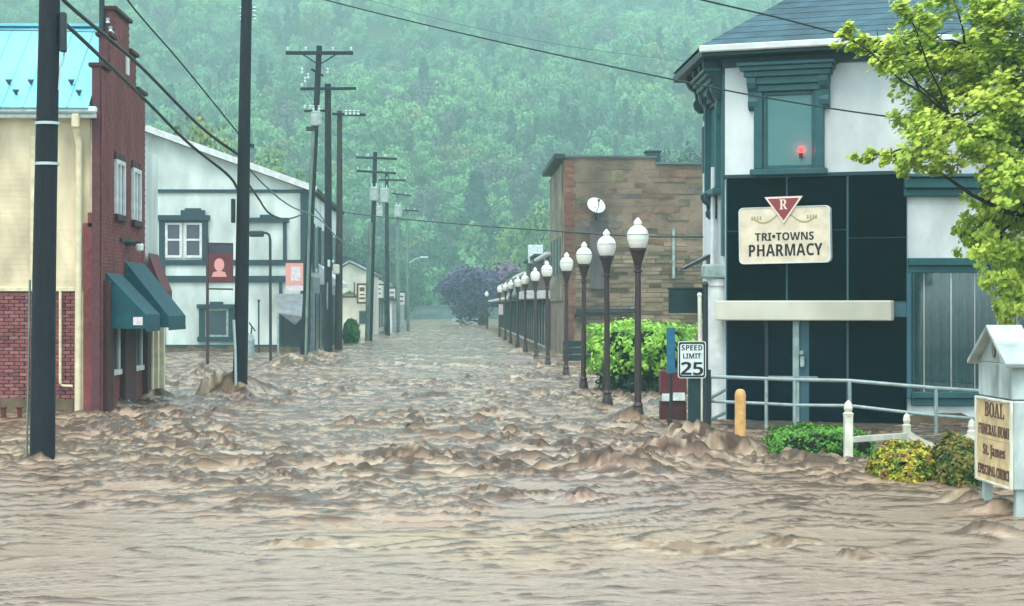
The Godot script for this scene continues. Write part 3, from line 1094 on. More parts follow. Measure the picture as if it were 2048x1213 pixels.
	f2.mbox(g, f2.tt(1337) - 0.02, f2.yy(1370, 580), 1.31, f2.yy(1370, 580) + 0.05, -0.01, 0.07, 0.01)
	obj("top_rail", g, M["dark_metal"], bd)
	# raised concrete walk in front
	g = geo()
	g.prism(PackedVector2Array([Vector2(4.95, -42.0), Vector2(4.85, -37.9), Vector2(5.3, -35.9), Vector2(8.6, -34.6), Vector2(14.2, -34.3), Vector2(14.2, -36.9), Vector2(8.45, -37.2), Vector2(5.27, -38.6), Vector2(5.3, -42.0)]), Vector3(0, -1.0, 0), Vector3(1, 0, 0), Vector3(0, 0, 1), Vector3(0, 1.02, 0))
	struct("pavement", g, M["concrete_dark"])
	build_railing()

# dried mud splashed along the foot of a wall, with an uneven upper edge
func mud_line(f: Face, t0: float, t1: float, high: float, d: float, t: Node3D, sd: int) -> void:
	var r := RandomNumberGenerator.new(); r.seed = sd
	var p := PackedVector2Array([Vector2(t1, -0.7), Vector2(t0, -0.7)])
	var n := int((t1 - t0) / 0.16)
	var y := high
	for k in n + 1:
		y = lerpf(y, high * r.randf_range(0.3, 1.7), 0.5)
		p.append(Vector2(lerpf(t0, t1, float(k) / n), y))
	var g := geo(t)
	g.prism(p, f.at(0.0, 0.0, d), f.ax, Vector3.UP, f.nn * 0.004)
	obj("mud_stain", g, M["mud_shade"], t)

func round_rect(w: float, h: float, r: float) -> PackedVector2Array:
	var p := PackedVector2Array()
	for c in [[w - r, h - r, 0.0], [-w + r, h - r, 0.25], [-w + r, -h + r, 0.5], [w - r, -h + r, 0.75]]:
		for k in 6:
			var a: float = (c[2] + k * 0.05) * TAU
			p.append(Vector2(c[0] + cos(a) * r, c[1] + sin(a) * r))
	return p

# a raised edge following a closed outline
func rim(g: Geo, p: PackedVector2Array, wide: float, o: Vector3, ax: Vector3, ay: Vector3, ex: Vector3) -> void:
	var nn := ex.normalized()
	for i in p.size():
		var a := p[i]
		var b := p[(i + 1) % p.size()]
		var a2 := a * (1.0 - wide / a.length())
		var b2 := b * (1.0 - wide / b.length())
		var A := o + ax * a.x + ay * a.y
		var B := o + ax * b.x + ay * b.y
		var C := o + ax * b2.x + ay * b2.y
		var D := o + ax * a2.x + ay * a2.y
		g.quad(A + ex, B + ex, C + ex, D + ex, nn)
		var out := (ax * (a.x + b.x) + ay * (a.y + b.y)).normalized()
		g.quad(A, B, B + ex, A + ex, out)
		g.quad(D, C, C + ex, D + ex, -out)

func build_railing() -> void:
	var t := thing("handrail", "pale pipe handrail along the raised walk before the pharmacy door", "railing", Vector3(7.0, 0, -35.5))
	var foot := [ray(1424, 862, 36.6), ray(1531, 866, 35.9), ray(1590, 868, 35.5), ray(1700, 872, 35.0), ray(1873, 880, 34.4), ray(2120, 884, 34.2)]
	var topy := [754.0, 758.0, 760.0, 762.0, 777.0, 792.0]
	var midy := [803.0, 808.0, 811.0, 812.0, 832.0, 850.0]
	var hi := []
	var lo := []
	for i in foot.size():
		var p: Vector3 = foot[i]
		hi.append(ray([1420.0, 1533.0, 1590.0, 1700.0, 1873.0, 2120.0][i], topy[i], -p.z))
		lo.append(ray([1420.0, 1533.0, 1590.0, 1700.0, 1873.0, 2120.0][i], midy[i], -p.z))
	for i in foot.size():
		var g := geo(t)
		var q: Vector3 = hi[i]
		g.tube([Vector3(q.x, -0.1, q.z), q], [0.034], 8)
		obj("post", g, M["steel"], t)
	var g2 := geo(t)
	g2.tube(hi, [0.034], 8)
	obj("top_rail", g2, M["steel"], t)
	g2 = geo(t)
	g2.tube(lo, [0.03], 8)
	obj("middle_rail", g2, M["steel"], t)
	# short stair rails at the left end
	for q in [[1416.0, 800.0, 1450.0, 780.0], [1418.0, 842.0, 1450.0, 826.0]]:
		g2 = geo(t)
		g2.tube([ray(q[0], q[1], 36.4), ray(q[2], q[3], 37.6)], [0.035], 8)
		obj("stair_rail", g2, M["steel"], t)
	g2 = geo(t)
	var e := ray(1417, 740, 36.4)
	g2.tube([Vector3(e.x, -0.1, e.z), e], [0.05], 8)
	obj("end_post", g2, M["dark_metal"], t)

# ---------------------------------------------------------------- left: cream building with the stepped brick front
func build_corner_building() -> void:
	var t := thing("brick_front_building", "cream sided building with red brick stepped gable front and pale blue metal roof", "building", Vector3(-10.0, 0, -44.5))
	var fx := -7.3
	var zs := -41.9
	var f := face(Vector2(fx, -41.75), Vector2(fx, -47.6))
	var s := face(Vector2(-17.0, zs), Vector2(fx, zs))
	# body behind the claddings
	var g := geo(t)
	g.box(Vector3(-12.2, 2.6, -44.75), Vector3(9.4, 7.2, 5.5))
	obj("wall", g, M["mortar"], t)
	# facade wall with stepped parapet, as one profile along the street
	var st := PackedVector2Array([Vector2(-41.75, -1), Vector2(-41.75, 7.2), Vector2(-42.55, 7.2), Vector2(-42.55, 7.95), Vector2(-43.25, 7.95), Vector2(-43.25, 8.6), Vector2(-45.3, 8.6), Vector2(-45.3, 7.95), Vector2(-46.3, 7.95), Vector2(-46.3, 7.2), Vector2(-47.6, 7.2), Vector2(-47.6, -1)])
	g = geo(t)
	g.prism(st, Vector3(fx - 0.2, 0, 0), Vector3(0, 0, 1), Vector3(0, 1, 0), Vector3(0.19, 0, 0))
	var fac := obj("facade", g, M["facade_mortar"], t)
	# caps on every step
	for q in [[-41.72, -42.6, 7.2], [-42.5, -43.3, 7.95], [-43.2, -45.35, 8.6], [-45.25, -46.35, 7.95], [-46.25, -47.65, 7.2]]:
		g = geo(t)
		g.box(Vector3(fx - 0.1, q[2] + 0.045, (q[0] + q[1]) * 0.5), Vector3(0.34, 0.085, absf(q[1] - q[0])), Basis(), 0.01)
		obj("coping", g, M["facade_dark"], fac)
	# stepped quoins where the brick returns on the side
	g = geo(t)
	g.box(Vector3(-7.53, 1.45, zs + 0.02), Vector3(0.3, 5.0, 0.24))
	g.box(Vector3(-7.49, 4.02, zs + 0.02), Vector3(0.2, 0.3, 0.24))
	obj("return_pier", g, M["facade_brick"], t)
	# street-side bricks, too foreshortened to tell apart one by one
	var gb := geo(t)
	var r := RandomNumberGenerator.new(); r.seed = 4
	var y := -0.3
	var row := 0
	var openings := [[f.tt(228), f.tt(245), 4.22, 5.46], [f.tt(262), f.tt(277), 4.15, 5.4], [f.tt(216), f.tt(236), 0.85, 2.7], [f.tt(262), f.tt(281), 0.85, 2.7]]
	while y < 8.55:
		var tt := 0.0 - (0.1075 if row % 2 else 0.0)
		while tt < 5.8:
			var z := -41.75 - tt
			var top := 7.18
			if z < -42.55 and z > -46.1: top = 7.93
			if z < -43.25 and z > -45.1: top = 8.58
			var open := false
			for o in openings:
				if tt + 0.2 > o[0] and tt < o[1] and y + 0.07 > o[2] and y < o[3]:
					open = true
			if y + 0.07 < top and not open:
				var d := r.randf_range(0.008, 0.014)
				var ta := maxf(tt, 0.0)
				var tb := minf(tt + 0.2, 5.84)
				var c := f.at((ta + tb) * 0.5, y + 0.033, d - 0.02)
				var hw := (tb - ta) * 0.5
				gb.quad(c + Vector3(0.02, -0.032, hw), c + Vector3(0.02, -0.032, -hw), c + Vector3(0.02, 0.032, -hw), c + Vector3(0.02, 0.032, hw), Vector3.RIGHT)
				gb.quad(c + Vector3(0.02, 0.032, hw), c + Vector3(0.02, 0.032, -hw), c + Vector3(-0.02, 0.032, -hw), c + Vector3(-0.02, 0.032, hw), Vector3.UP)
				gb.quad(c + Vector3(0.02, -0.032, hw), c + Vector3(0.02, 0.032, hw), c + Vector3(-0.02, 0.032, hw), c + Vector3(-0.02, -0.032, hw), Vector3.BACK)
			tt += 0.215
		y += 0.076
		row += 1
	part_stuff(obj("bricks", gb, M["facade_brick"], fac))
	# upstairs windows, narrow and white framed
	for q in [[228.0, 245.0, 318.0, 428.0], [262.0, 277.0, 335.0, 440.0]]:
		g = geo(t)
		var t0 := f.tt(q[0])
		var t1 := f.tt(q[1])
		var yb := f.yy(q[0], q[3])
		var yt := f.yy(q[0], q[2])
		f.mbox(g, t0, yb, t0 + 0.12, yt, -0.01, 0.07, 0.01)
		f.mbox(g, t1 - 0.12, yb, t1, yt, -0.01, 0.07, 0.01)
		f.mbox(g, t0 + 0.12, yt - 0.1, t1 - 0.12, yt, -0.01, 0.07, 0.01)
		f.mbox(g, (t0 + t1) * 0.5 - 0.05, yb, (t0 + t1) * 0.5 + 0.05, yt - 0.1, -0.01, 0.06, 0.01)
		var w := obj("window", g, M["white_trim"], fac)
		g = geo(t)
		f.mbox(g, t0 + 0.12, yb, t1 - 0.12, yt - 0.1, -0.008, 0.012)
		obj("pane", g, M["pane_purple"], w)
		g = geo(t)
		f.mbox(g, t0 - 0.1, yb - 0.14, t1 + 0.1, yb, -0.01, 0.1, 0.01)
		obj("sill", g, M["facade_dark"], w)
		g = geo(t)
		f.mbox(g, t0 - 0.08, yt, t1 + 0.08, yt + 0.16, -0.01, 0.05, 0.01)
		obj("lintel", g, M["facade_dark"], w)
	g = geo(t)
	f.mbox(g, f.tt(249.5), f.yy(251, 150), f.tt(254), f.yy(251, 105), 0.0, 0.05, 0.01)
	obj("vent", g, M["white_trim"], fac)
	g = geo(t)
	f.mbox(g, f.tt(238), f.yy(250, 486), f.tt(262), f.yy(250, 478), 0.0, 0.06)
	f.mbox(g, f.tt(250), f.yy(250, 492), f.tt(252), f.yy(250, 484), 0.0, 0.35)
	var lp := obj("wall_lamp", g, M["dark_metal"], fac)
	g = geo(t)
	g.lathe([Vector2(0, -0.12), Vector2(0.09, -0.08), Vector2(0.1, 0.04), Vector2(0.04, 0.1), Vector2(0, 0.1)], f.at(f.tt(251), f.yy(251, 494), 0.3), 12)
	obj("globe", g, M["lamp_globe"], lp)
	# ground floor: shop windows, piers, base
	for q in [[216.0, 236.0], [262.0, 281.0]]:
		g = geo(t)
		var t0 := f.tt(q[0])
		var t1 := f.tt(q[1])
		f.mbox(g, t0, 0.86, t0 + 0.09, 2.5, -0.01, 0.05, 0.01)
		f.mbox(g, t1 - 0.09, 0.86, t1, 2.5, -0.01, 0.05, 0.01)
		f.mbox(g, t0, 0.74, t1, 0.858, -0.01, 0.09, 0.01)
		var w := obj("shop_window", g, M["white_trim"], fac)
		g = geo(t)
		f.mbox(g, t0 + 0.09, 0.86, t1 - 0.09, 2.5, -0.008, 0.012)
		obj("pane", g, M["pane_dark"], w)
	for q in [[205.0, 215.0], [238.0, 260.0], [283.0, 292.0]]:
		g = geo(t)
		f.mbox(g, f.tt(q[0]), -0.8, f.tt(q[1]), 2.75, 0.0, 0.14, 0.01)
		obj("pier", g, M["facade_dark"], fac)
	# white trimmed doorway past the brick front
	g = geo(t)
	for q in [[0.0, 0.14], [0.55, 0.7], [1.15, 1.3]]:
		g.box(Vector3(fx + 0.1, 0.9, -47.75 - q[0] * 1.6), Vector3(0.16, 3.4, 0.16), Basis(), 0.01)
	g.box(Vector3(fx + 0.1, 2.65, -48.8), Vector3(0.16, 0.16, 2.3), Basis(), 0.01)
	var dr := obj("doorway", g, M["cream_trim"], t)
	g = geo(t)
	g.box(Vector3(fx - 0.05, 0.8, -48.8), Vector3(0.06, 3.6, 2.2))
	obj("door", g, M["pane_dark"], dr)
	g = geo(t)
	g.box(Vector3(-9.0, 2.5, -49.0), Vector3(3.2, 7.0, 2.7))
	obj("rear_wing", g, M["white_house"], t)
	# cream clapboards over a brick base, each board on its own
	var yy := 2.62
	var k := 0
	while yy < 6.1:
		g = geo(t)
		var h := 0.118
		var x0 := -17.0
		var x1 := -7.56
		var zz := zs + 0.012
		g.quad(Vector3(x0, yy, zz + 0.007), Vector3(x1, yy, zz + 0.007), Vector3(x1, yy + h, zz + 0.004), Vector3(x0, yy + h, zz + 0.004))
		g.quad(Vector3(x0, yy, zz - 0.01), Vector3(x1, yy, zz - 0.01), Vector3(x1, yy, zz + 0.007), Vector3(x0, yy, zz + 0.007), Vector3.DOWN)
		obj("clapboard", g, M["cream"], t)
		yy += h
		k += 1
	g = geo(t)
	s.mbox(g, 0.0, 2.53, 9.3, 2.62, 0.0, 0.06, 0.01)
	obj("belt_course", g, M["cream_trim"], t)
	g = geo(t)
	s.mbox(g, s.tt(181), 2.62, s.tt(194), 6.1, 0.012, 0.06, 0.008)
	s.mbox(g, s.tt(60), 2.62, s.tt(70), 6.1, 0.012, 0.05, 0.008)
	obj("corner_board", g, M["cream_trim"], t)
	# side bricks: the ones in view are parts
	var bm := []
	for i in 3:
		var q := Geo.new()
		q.box(Vector3(0, 0, -0.02), Vector3(0.2 - 0.004 * i, 0.064, 0.06), Basis(), 0.006)
		bm.append(q.mesh())
	var bmats := [M["brick_red"], M["brick_red_light"], M["brick_red_dark"], M["brick_red"]]
	var stuff := geo(t)
	var count := 0
	row = 0
	y = -0.3
	while y < 2.5:
		var x := -7.86 - (0.105 if row % 2 else 0.0)
		while x > -16.9:
			var p := Vector3(x, y + 0.034, zs + 0.012 + r.randf_range(-0.004, 0.006))
			if x > -9.75 and y > -0.08 and count < 300:
				var o := obj("brick", bm[r.randi() % 3], bmats[r.randi() % 4], t)
				o.position = p - t.position
				count += 1
			else:
				stuff.box(p - Vector3(0, 0, 0.02), Vector3(0.2, 0.064, 0.06))
			x -= 0.212
		y += 0.076
		row += 1
	part_stuff(obj("brickwork", stuff, M["brick_red"], t))
	g = geo(t)
	s.mbox(g, s.tt(157) - 0.05, -0.8, s.tt(176), 2.53, 0.0, 0.1, 0.01)
	obj("corner_pilaster", g, M["cream_trim"], t)
	mud_line(s, 6.6, 9.1, 0.24, 0.036, t, 8)
	# eaves: gutter, downspout, conduit
	g = geo(t)
	g.box(Vector3(-12.2, 6.17, -41.72), Vector3(9.6, 0.1, 0.34), Basis(), 0.01)
	g.box(Vector3(-12.2, 6.28, -41.5), Vector3(9.7, 0.13, 0.13), Basis(), 0.03)
	obj("gutter", g, M["sign_white"], t)
	g = geo(t)
	var dx := -7.79
	g.box(Vector3(dx, 6.05, -41.5), Vector3(0.16, 0.3, 0.14), Basis(), 0.03)
	g.tube([Vector3(dx, 6.2, -41.5), Vector3(dx, 5.85, -41.55), Vector3(dx + 0.02, 5.6, -41.77), Vector3(dx, 0.4, -41.77), Vector3(dx, -0.6, -41.72)], [0.07], 8)
	obj("downspout", g, M["cream_trim"], t)
	g = geo(t)
	var cx := s.hit(122, 600).x
	g.tube([Vector3(cx, 2.55, zs + 0.12), Vector3(cx, 0.62, zs + 0.12), Vector3(cx + 0.05, 0.57, zs + 0.12), Vector3(cx + 0.26, 0.56, zs + 0.12)], [0.03], 7)
	obj("conduit", g, M["cream_trim"], t)
	# metal roof: separate standing-seam sheets
	var e := Vector3(0, 6.3, -41.4)
	var rd := Vector3(0, 8.42, -44.65)
	var up := (rd - e).normalized()
	var nn := Vector3(0, -up.z, up.y)
	if nn.y < 0.0: nn = -nn
	var x2 := -7.52
	while x2 > -17.0:
		g = geo(t)
		var a := Vector3(x2 - 0.225, 0, 0)
		var len := (rd - e).length()
		g.box(a + (e + rd) * 0.5 + nn * r.randf_range(0.0, 0.003), Vector3(0.446, 0.03, len), Basis(Vector3.RIGHT, nn, Vector3.RIGHT.cross(nn)))
		g.box(a + Vector3(-0.21, 0, 0) + (e + rd) * 0.5 + nn * 0.02, Vector3(0.018, 0.03, len), Basis(Vector3.RIGHT, nn, Vector3.RIGHT.cross(nn)))
		obj("roof_sheet", g, M["metal_roof"], t)
		x2 -= 0.45
	g = geo(t)
	g.box(Vector3(-12.3, 8.45, -44.66), Vector3(9.5, 0.06, 0.3), Basis(), 0.01)
	obj("ridge_cap", g, M["metal_roof"], t)
	g = geo(t)
	g.prism(PackedVector2Array([Vector2(-44.66, 8.4), Vector2(-47.9, 6.28), Vector2(-47.9, 6.2), Vector2(-41.5, 6.2), Vector2(-41.5, 6.24)]), Vector3(-17.0, 0, 0), Vector3(0, 0, 1), Vector3(0, 1, 0), Vector3(9.47, 0, 0))
	obj("roof_core", g, M["metal_roof"], t)
	for q in [[18.0, 172.0], [62.0, 172.0], [143.0, 172.0], [32.0, 192.0], [158.0, 193.0], [104.0, 192.0], [-20.0, 172.0], [-8.0, 192.0]]:
		# where the pixel's ray meets the roof slope
		var dir: Vector3 = view * Vector3((q[0] - 1024.0) / FOCAL, (606.5 - q[1]) / FOCAL, -1.0)
		var tq := (e - EYE).dot(nn) / dir.dot(nn)
		var p := EYE + dir * tq
		g = geo(t)
		g.prism(PackedVector2Array([Vector2(-0.07, 0.12), Vector2(0.07, 0.12), Vector2(0.0, -0.02)]), p + nn * 0.015, Vector3.RIGHT, nn, up * 0.05)
		obj("snow_guard", g, M["pane_dark"], t)
	# service mast at the parapet
	var ms := thing("service_mast", "short dark wire mast with insulators beside the brick parapet", "mast", Vector3(-7.65, 7.2, -43.2))
	g = geo(ms)
	var mp := ray(203, 70, 43.2)
	g.tube([Vector3(mp.x, 7.0, -43.2), mp, mp + Vector3(0, 0.9, 0)], [0.06], 8)
	g.box(mp + Vector3(0.04, 0.0, 0), Vector3(0.3, 0.07, 0.1))
	obj("mast", g, M["dark_metal"], ms)
	for q in [[0.14, 0.3], [0.2, 0.12], [0.24, 0.02]]:
		g = geo(ms)
		g.lathe([Vector2(0, -0.06), Vector2(0.05, -0.05), Vector2(0.03, 0), Vector2(0.05, 0.04), Vector2(0, 0.06)], mp + Vector3(q[0], q[1], 0.08), 10)
		obj("insulator", g, M["insulator"], ms)
	# awnings over the shop windows
	awning("teal canvas awning with a small white crest on its near valance", fx, -42.15, -44.2, 2.92, 2.05, 1.75, 0.85, M["awning_teal"], true)
	awning("taller teal canvas awning at the far end of the brick front", fx, -44.6, -47.45, 3.22, 2.0, 1.75, 0.98, M["awning_teal"], false)
	awning("maroon canvas awning beyond the teal awnings", fx, -48.0, -49.6, 3.5, 2.6, 2.4, 0.36, M["maroon"], false)
	# low red stubs at the wall's foot
	for q in [[6.0, "dark red stub pipe standing in the flood at the photo's left edge"], [38.0, "dark red stub pipe leaning between the left edge and the big pole"]]:
		var p2 := ray(q[0], 840, 39.2)
		var sp := thing("red_stub", q[1], "pipe", Vector3(p2.x, 0, p2.z), "red stubs by the brick wall")
		g = geo(sp)
		g.tube([Vector3(p2.x + 0.04, -0.5, p2.z), Vector3(p2.x, 0.24, p2.z)], [0.05, 0.045], 8)
		obj("stub", g, M["rust_red"], sp)
		g = geo(sp)
		g.box(Vector3(p2.x, 0.25, p2.z), Vector3(0.12, 0.04, 0.12), Basis(), 0.01)
		obj("cap", g, M["rust_red"], sp)

func awning(label: String, fx: float, z0: float, z1: float, ytop: float, yb: float, yval: float, out: float, m: Material, crest: bool) -> void:
	var t := thing("awning", label, "awning", Vector3(fx, yval, (z0 + z1) * 0.5), "fabric awnings on the brick front")
	var g := geo(t)
	var p := PackedVector2Array([Vector2(0.02, ytop), Vector2(out, yb), Vector2(out, yval), Vector2(out - 0.015, yval), Vector2(out - 0.015, yb - 0.01), Vector2(0.02, ytop - 0.03)])
	g.prism(p, Vector3(fx, 0, z0), Vector3(1, 0, 0), Vector3(0, 1, 0), Vector3(0, 0, z1 - z0))
	obj("canopy", g, m, t)
	for z in [z0, z1]:
		g = geo(t)
		g.prism(PackedVector2Array([Vector2(0.02, ytop - 0.03), Vector2(out - 0.016, yb - 0.01), Vector2(out - 0.016, yval), Vector2(0.02, yval)]), Vector3(fx, 0, z + (-0.004 if z == z0 else 0.02)), Vector3(1, 0, 0), Vector3(0, 1, 0), Vector3(0, 0, -0.016))
		obj("side_panel", g, m, t)
	for k in 6:
		g = geo(t)
		var zz := lerpf(z0, z1, (k + 0.5) / 6.0)
		g.box(Vector3(fx + out + 0.004, yval - 0.03, zz), Vector3(0.012, 0.07, absf(z1 - z0) / 6.0 - 0.03))
		obj("scallop", g, m, t)
	if crest:
		g = geo(t)
		g.box(Vector3(fx + out - 0.16, yval + 0.16, z0 + 0.004), Vector3(0.2, 0.17, 0.006))
		obj("crest", g, M["banner_pale"], t)

# ---------------------------------------------------------------- left: white house with dark green trim
func build_white_house() -> void:
	var t := thing("white_house", "white gabled two storey house with dark green trim and bracketed windows", "house", Vector3(-16.0, 0, -108.0))
	var z := -98.0
	var f := face(Vector2(-26.0, z), Vector2(-7.05, z))
	var e := face(Vector2(-7.05, z), Vector2(-7.05, -124.0))
	var g := geo(t)
	g.prism(PackedVector2Array([Vector2(-26, -1), Vector2(-26, 7.9), Vector2(-16.5, 11.3), Vector2(-7.05, 7.9), Vector2(-7.05, -1)]), Vector3(0, 0, z), Vector3(1, 0, 0), Vector3(0, 1, 0), Vector3(0, 0, -26))
	obj("wall", g, M["white_house"], t)
	g = geo(t)
	for s in [1.0, -1.0]:
		var a := Vector3(-16.5, 11.5, 0)
		var b := Vector3(-16.5 + s * 9.75, 11.5 - 9.75 * 0.359, 0)
		var d := (b - a).normalized()
		g.box((a + b) * 0.5 + Vector3(0, 0.03, -111.0), Vector3((b - a).length(), 0.16, 27.0), Basis(d, Vector3(0, 0, 1).cross(d), Vector3(0, 0, 1)))
	var roof := obj("roof", g, M["roof_dark"], t)
	g = geo(t)
	var a2 := Vector3(-16.5, 11.47, z + 0.52)
	for s in [1.0, -1.0]:
		var b2 := Vector3(-16.5 + s * 9.85, 11.47 - 9.85 * 0.359, z + 0.52)
		var d2 := (b2 - a2).normalized()
		g.box((a2 + b2) * 0.5, Vector3((b2 - a2).length(), 0.3, 0.1), Basis(d2, Vector3(0, 0, 1).cross(d2), Vector3(0, 0, 1)))
	obj("bargeboard", g, M["white_trim"], roof)
	# trim bands and boards
	var bands := [[293.0, 379.0, 620.0, 386.0, 0.1], [310.0, 520.0, 620.0, 531.0, 0.1], [293.0, 552.0, 620.0, 565.0, 0.12], [310.0, 690.0, 620.0, 712.0, 0.16]]
	for q in bands:
		g = geo(t)
		f.pbox(g, q[0], q[1], q[2], q[3], 0.0, q[4])
		obj("trim_band", g, M["teal_trim"], t)
	for q in [[601.0, 386.0, 621.0, 690.0], [324.0, 531.0, 330.0, 690.0], [558.0, 565.0, 564.0, 690.0]]:
		g = geo(t)
		f.pbox(g, q[0], q[1], q[2], q[3], 0.0, 0.13)
		obj("corner_board", g, M["teal_trim"], t)
	# upper left window: pediment casing, two white sashes with two panes each
	g = geo(t)
	f.pbox(g, 318, 432, 330, 520, 0.0, 0.12)
	f.pbox(g, 404, 432, 416, 520, 0.0, 0.12)
	f.pbox(g, 314, 431, 420, 441, 0.0, 0.3)
	f.pbox(g, 362, 421, 410, 431, 0.0, 0.24)
	f.pbox(g, 370, 417, 402, 421, 0.0, 0.2)
	f.pbox(g, 330, 441, 404, 446, 0.0, 0.12)
	var w := obj("window", g, M["teal_trim"], t)
	for q in [[330.0, 364.0], [368.0, 404.0]]:
		g = geo(t)
		f.pbox(g, q[0], 446, q[0] + 5, 516, 0.0, 0.1)
		f.pbox(g, q[1] - 5, 446, q[1], 516, 0.0, 0.1)
		f.pbox(g, q[0] + 5, 446, q[1] - 5, 450, 0.0, 0.1)
		f.pbox(g, q[0] + 5, 511, q[1] - 5, 516, 0.0, 0.1)
		f.pbox(g, q[0] + 5, 478, q[1] - 5, 482, 0.0, 0.09)
		obj("sash", g, M["white_trim"], w)
		for yq in [[450.0, 478.0], [482.0, 511.0]]:
			g = geo(t)
			f.pbox(g, q[0] + 5, yq[0], q[1] - 5, yq[1], 0.0, 0.03)
			obj("pane", g, M["pane_purple"], w)
	# blind window: green frame around a white panel
	g = geo(t)
	f.pbox(g, 488, 436, 578, 445, 0.0, 0.25)
	f.pbox(g, 566, 445, 573, 520, 0.0, 0.12)
	f.pbox(g, 484, 445, 490, 520, 0.0, 0.12)
	f.pbox(g, 520, 430, 548, 436, 0.0, 0.2)
	obj("blind_window", g, M["teal_trim"], t)
	# lower window
	g = geo(t)
	f.pbox(g, 398, 616, 410, 680, 0.0, 0.12)
	f.pbox(g, 457, 616, 468, 680, 0.0, 0.12)
	f.pbox(g, 394, 609, 472, 617, 0.0, 0.28)
	f.pbox(g, 420, 604, 446, 609, 0.0, 0.2)
	f.pbox(g, 395, 674, 471, 683, 0.0, 0.22)
	var w2 := obj("window", g, M["teal_trim"], t)
	g = geo(t)
	f.pbox(g, 410, 617, 457, 674, 0.0, 0.06)
	obj("sash", g, M["steel"], w2)
	g = geo(t)
	f.pbox(g, 415, 622, 452, 670, 0.062, 0.07)
	obj("pane", g, M["pane_dark"], w2)
	# street side: tall windows with shutters, porch and shop front
	for q in [[-101.0, -102.6], [-106.0, -107.6], [-111.0, -112.6], [-116.0, -117.6]]:
		g = geo(t)
		g.box(Vector3(-7.02, 5.2, (q[0] + q[1]) * 0.5), Vector3(0.16, 2.4, 1.7), Basis(), 0.01)
		var sw := obj("window", g, M["white_trim"], t)
		g = geo(t)
		g.box(Vector3(-6.95, 5.2, (q[0] + q[1]) * 0.5), Vector3(0.06, 2.1, 1.3))
		obj("pane", g, M["pane_dark"], sw)
		for s in [q[0] + 0.5, q[1] - 0.5]:
			g = geo(t)
			g.box(Vector3(-7.0, 5.2, s), Vector3(0.14, 2.4, 0.6), Basis(), 0.01)
			obj("shutter", g, M["teal_trim"], sw)
	g = geo(t)
	g.box(Vector3(-6.98, 1.4, -110.0), Vector3(0.16, 4.6, 22.0))
	var shop := obj("shop_front", g, M["awning_grey"], t)
	for k in 7:
		g = geo(t)
		g.box(Vector3(-6.87, 1.3, -101.0 - k * 2.9), Vector3(0.06, 3.2, 1.9))
		obj("pane", g, M["pane_purple"], shop)
	g = geo(t)
	g.prism(PackedVector2Array([Vector2(0, 3.4), Vector2(0, 4.5), Vector2(1.1, 3.5), Vector2(1.1, 3.3)]), Vector3(-7.05, 0, -104.0), Vector3(1, 0, 0), Vector3(0, 1, 0), Vector3(0, 0, -9.0))
	obj("porch_roof", g, M["white_trim"], t)
	g = geo(t)
	f.pbox(g, 556, 590, 619, 704, 0.0, 0.05)
	obj("doorway", g, M["store_dark"], t)
	mud_line(f, 8.0, 18.9, 0.28, 0.165, t, 9)
	# grey canopy over the corner door
	var cn := thing("grey_canopy", "grey canvas canopy over the corner door of the white house", "awning", Vector3(-8.0, 2.0, -96.5))
	g = geo(cn)
	var c0 := ray(552, 588, 97.8)
	var c1 := ray(610, 588, 97.8)
	var c2 := ray(606, 634, 95.8)
	var c3 := ray(556, 626, 95.8)
	var c4 := ray(590, 650, 96.2)
	g.quad(c0, c1, c2, c3)
	g.quad(c0 - Vector3(0, 0.04, 0), c3 - Vector3(0, 0.04, 0), c2 - Vector3(0, 0.04, 0), c1 - Vector3(0, 0.04, 0))
	obj("canopy", g, M["awning_grey"], cn)
	g = geo(cn)
	g.tri(c3, c2, c4, Vector3.BACK, Vector3.BACK, Vector3.BACK)
	g.tri(c3 - Vector3(0, 0, 0.03), c4 - Vector3(0, 0, 0.03), c2 - Vector3(0, 0, 0.03), Vector3.FORWARD, Vector3.FORWARD, Vector3.FORWARD)
	obj("valance", g, M["awning_grey"], cn)
	for c in [c2, c3]:
		g = geo(cn)
		g.tube([Vector3(c.x, -0.5, c.z), c], [0.05], 6)
		obj("post", g, M["steel"], cn)
	# tank and meter by the wall
	var tk := thing("gas_tank", "pale cylinder tank with a dark gauge standing beside the white house", "tank", Vector3(-10.0, 0, -94.0))
	g = geo(tk)
	var tp := ray(497, 705, 92.0)
	g.lathe([Vector2(0.26, -1), Vector2(0.27, 0.7), Vector2(0.2, 0.95), Vector2(0.05, 1.0), Vector2(0, 1.0)], Vector3(tp.x, 0, tp.z), 14)
	obj("body", g, M["steel"], tk)
	g = geo(tk)
	g.tube([Vector3(tp.x + 0.1, 0.9, tp.z), Vector3(tp.x + 0.14, 1.3, tp.z), Vector3(tp.x + 0.02, 1.5, tp.z), Vector3(tp.x + 0.3, 1.1, tp.z)], [0.035], 6)
	obj("hose", g, M["dark_metal"], tk)
	g = geo(tk)
	g.lathe([Vector2(0, -0.16), Vector2(0.15, -0.1), Vector2(0.15, 0.1), Vector2(0, 0.16)], Vector3(tp.x - 0.15, 0.98, tp.z + 0.15), 10)
	obj("gauge", g, M["ink"], tk)

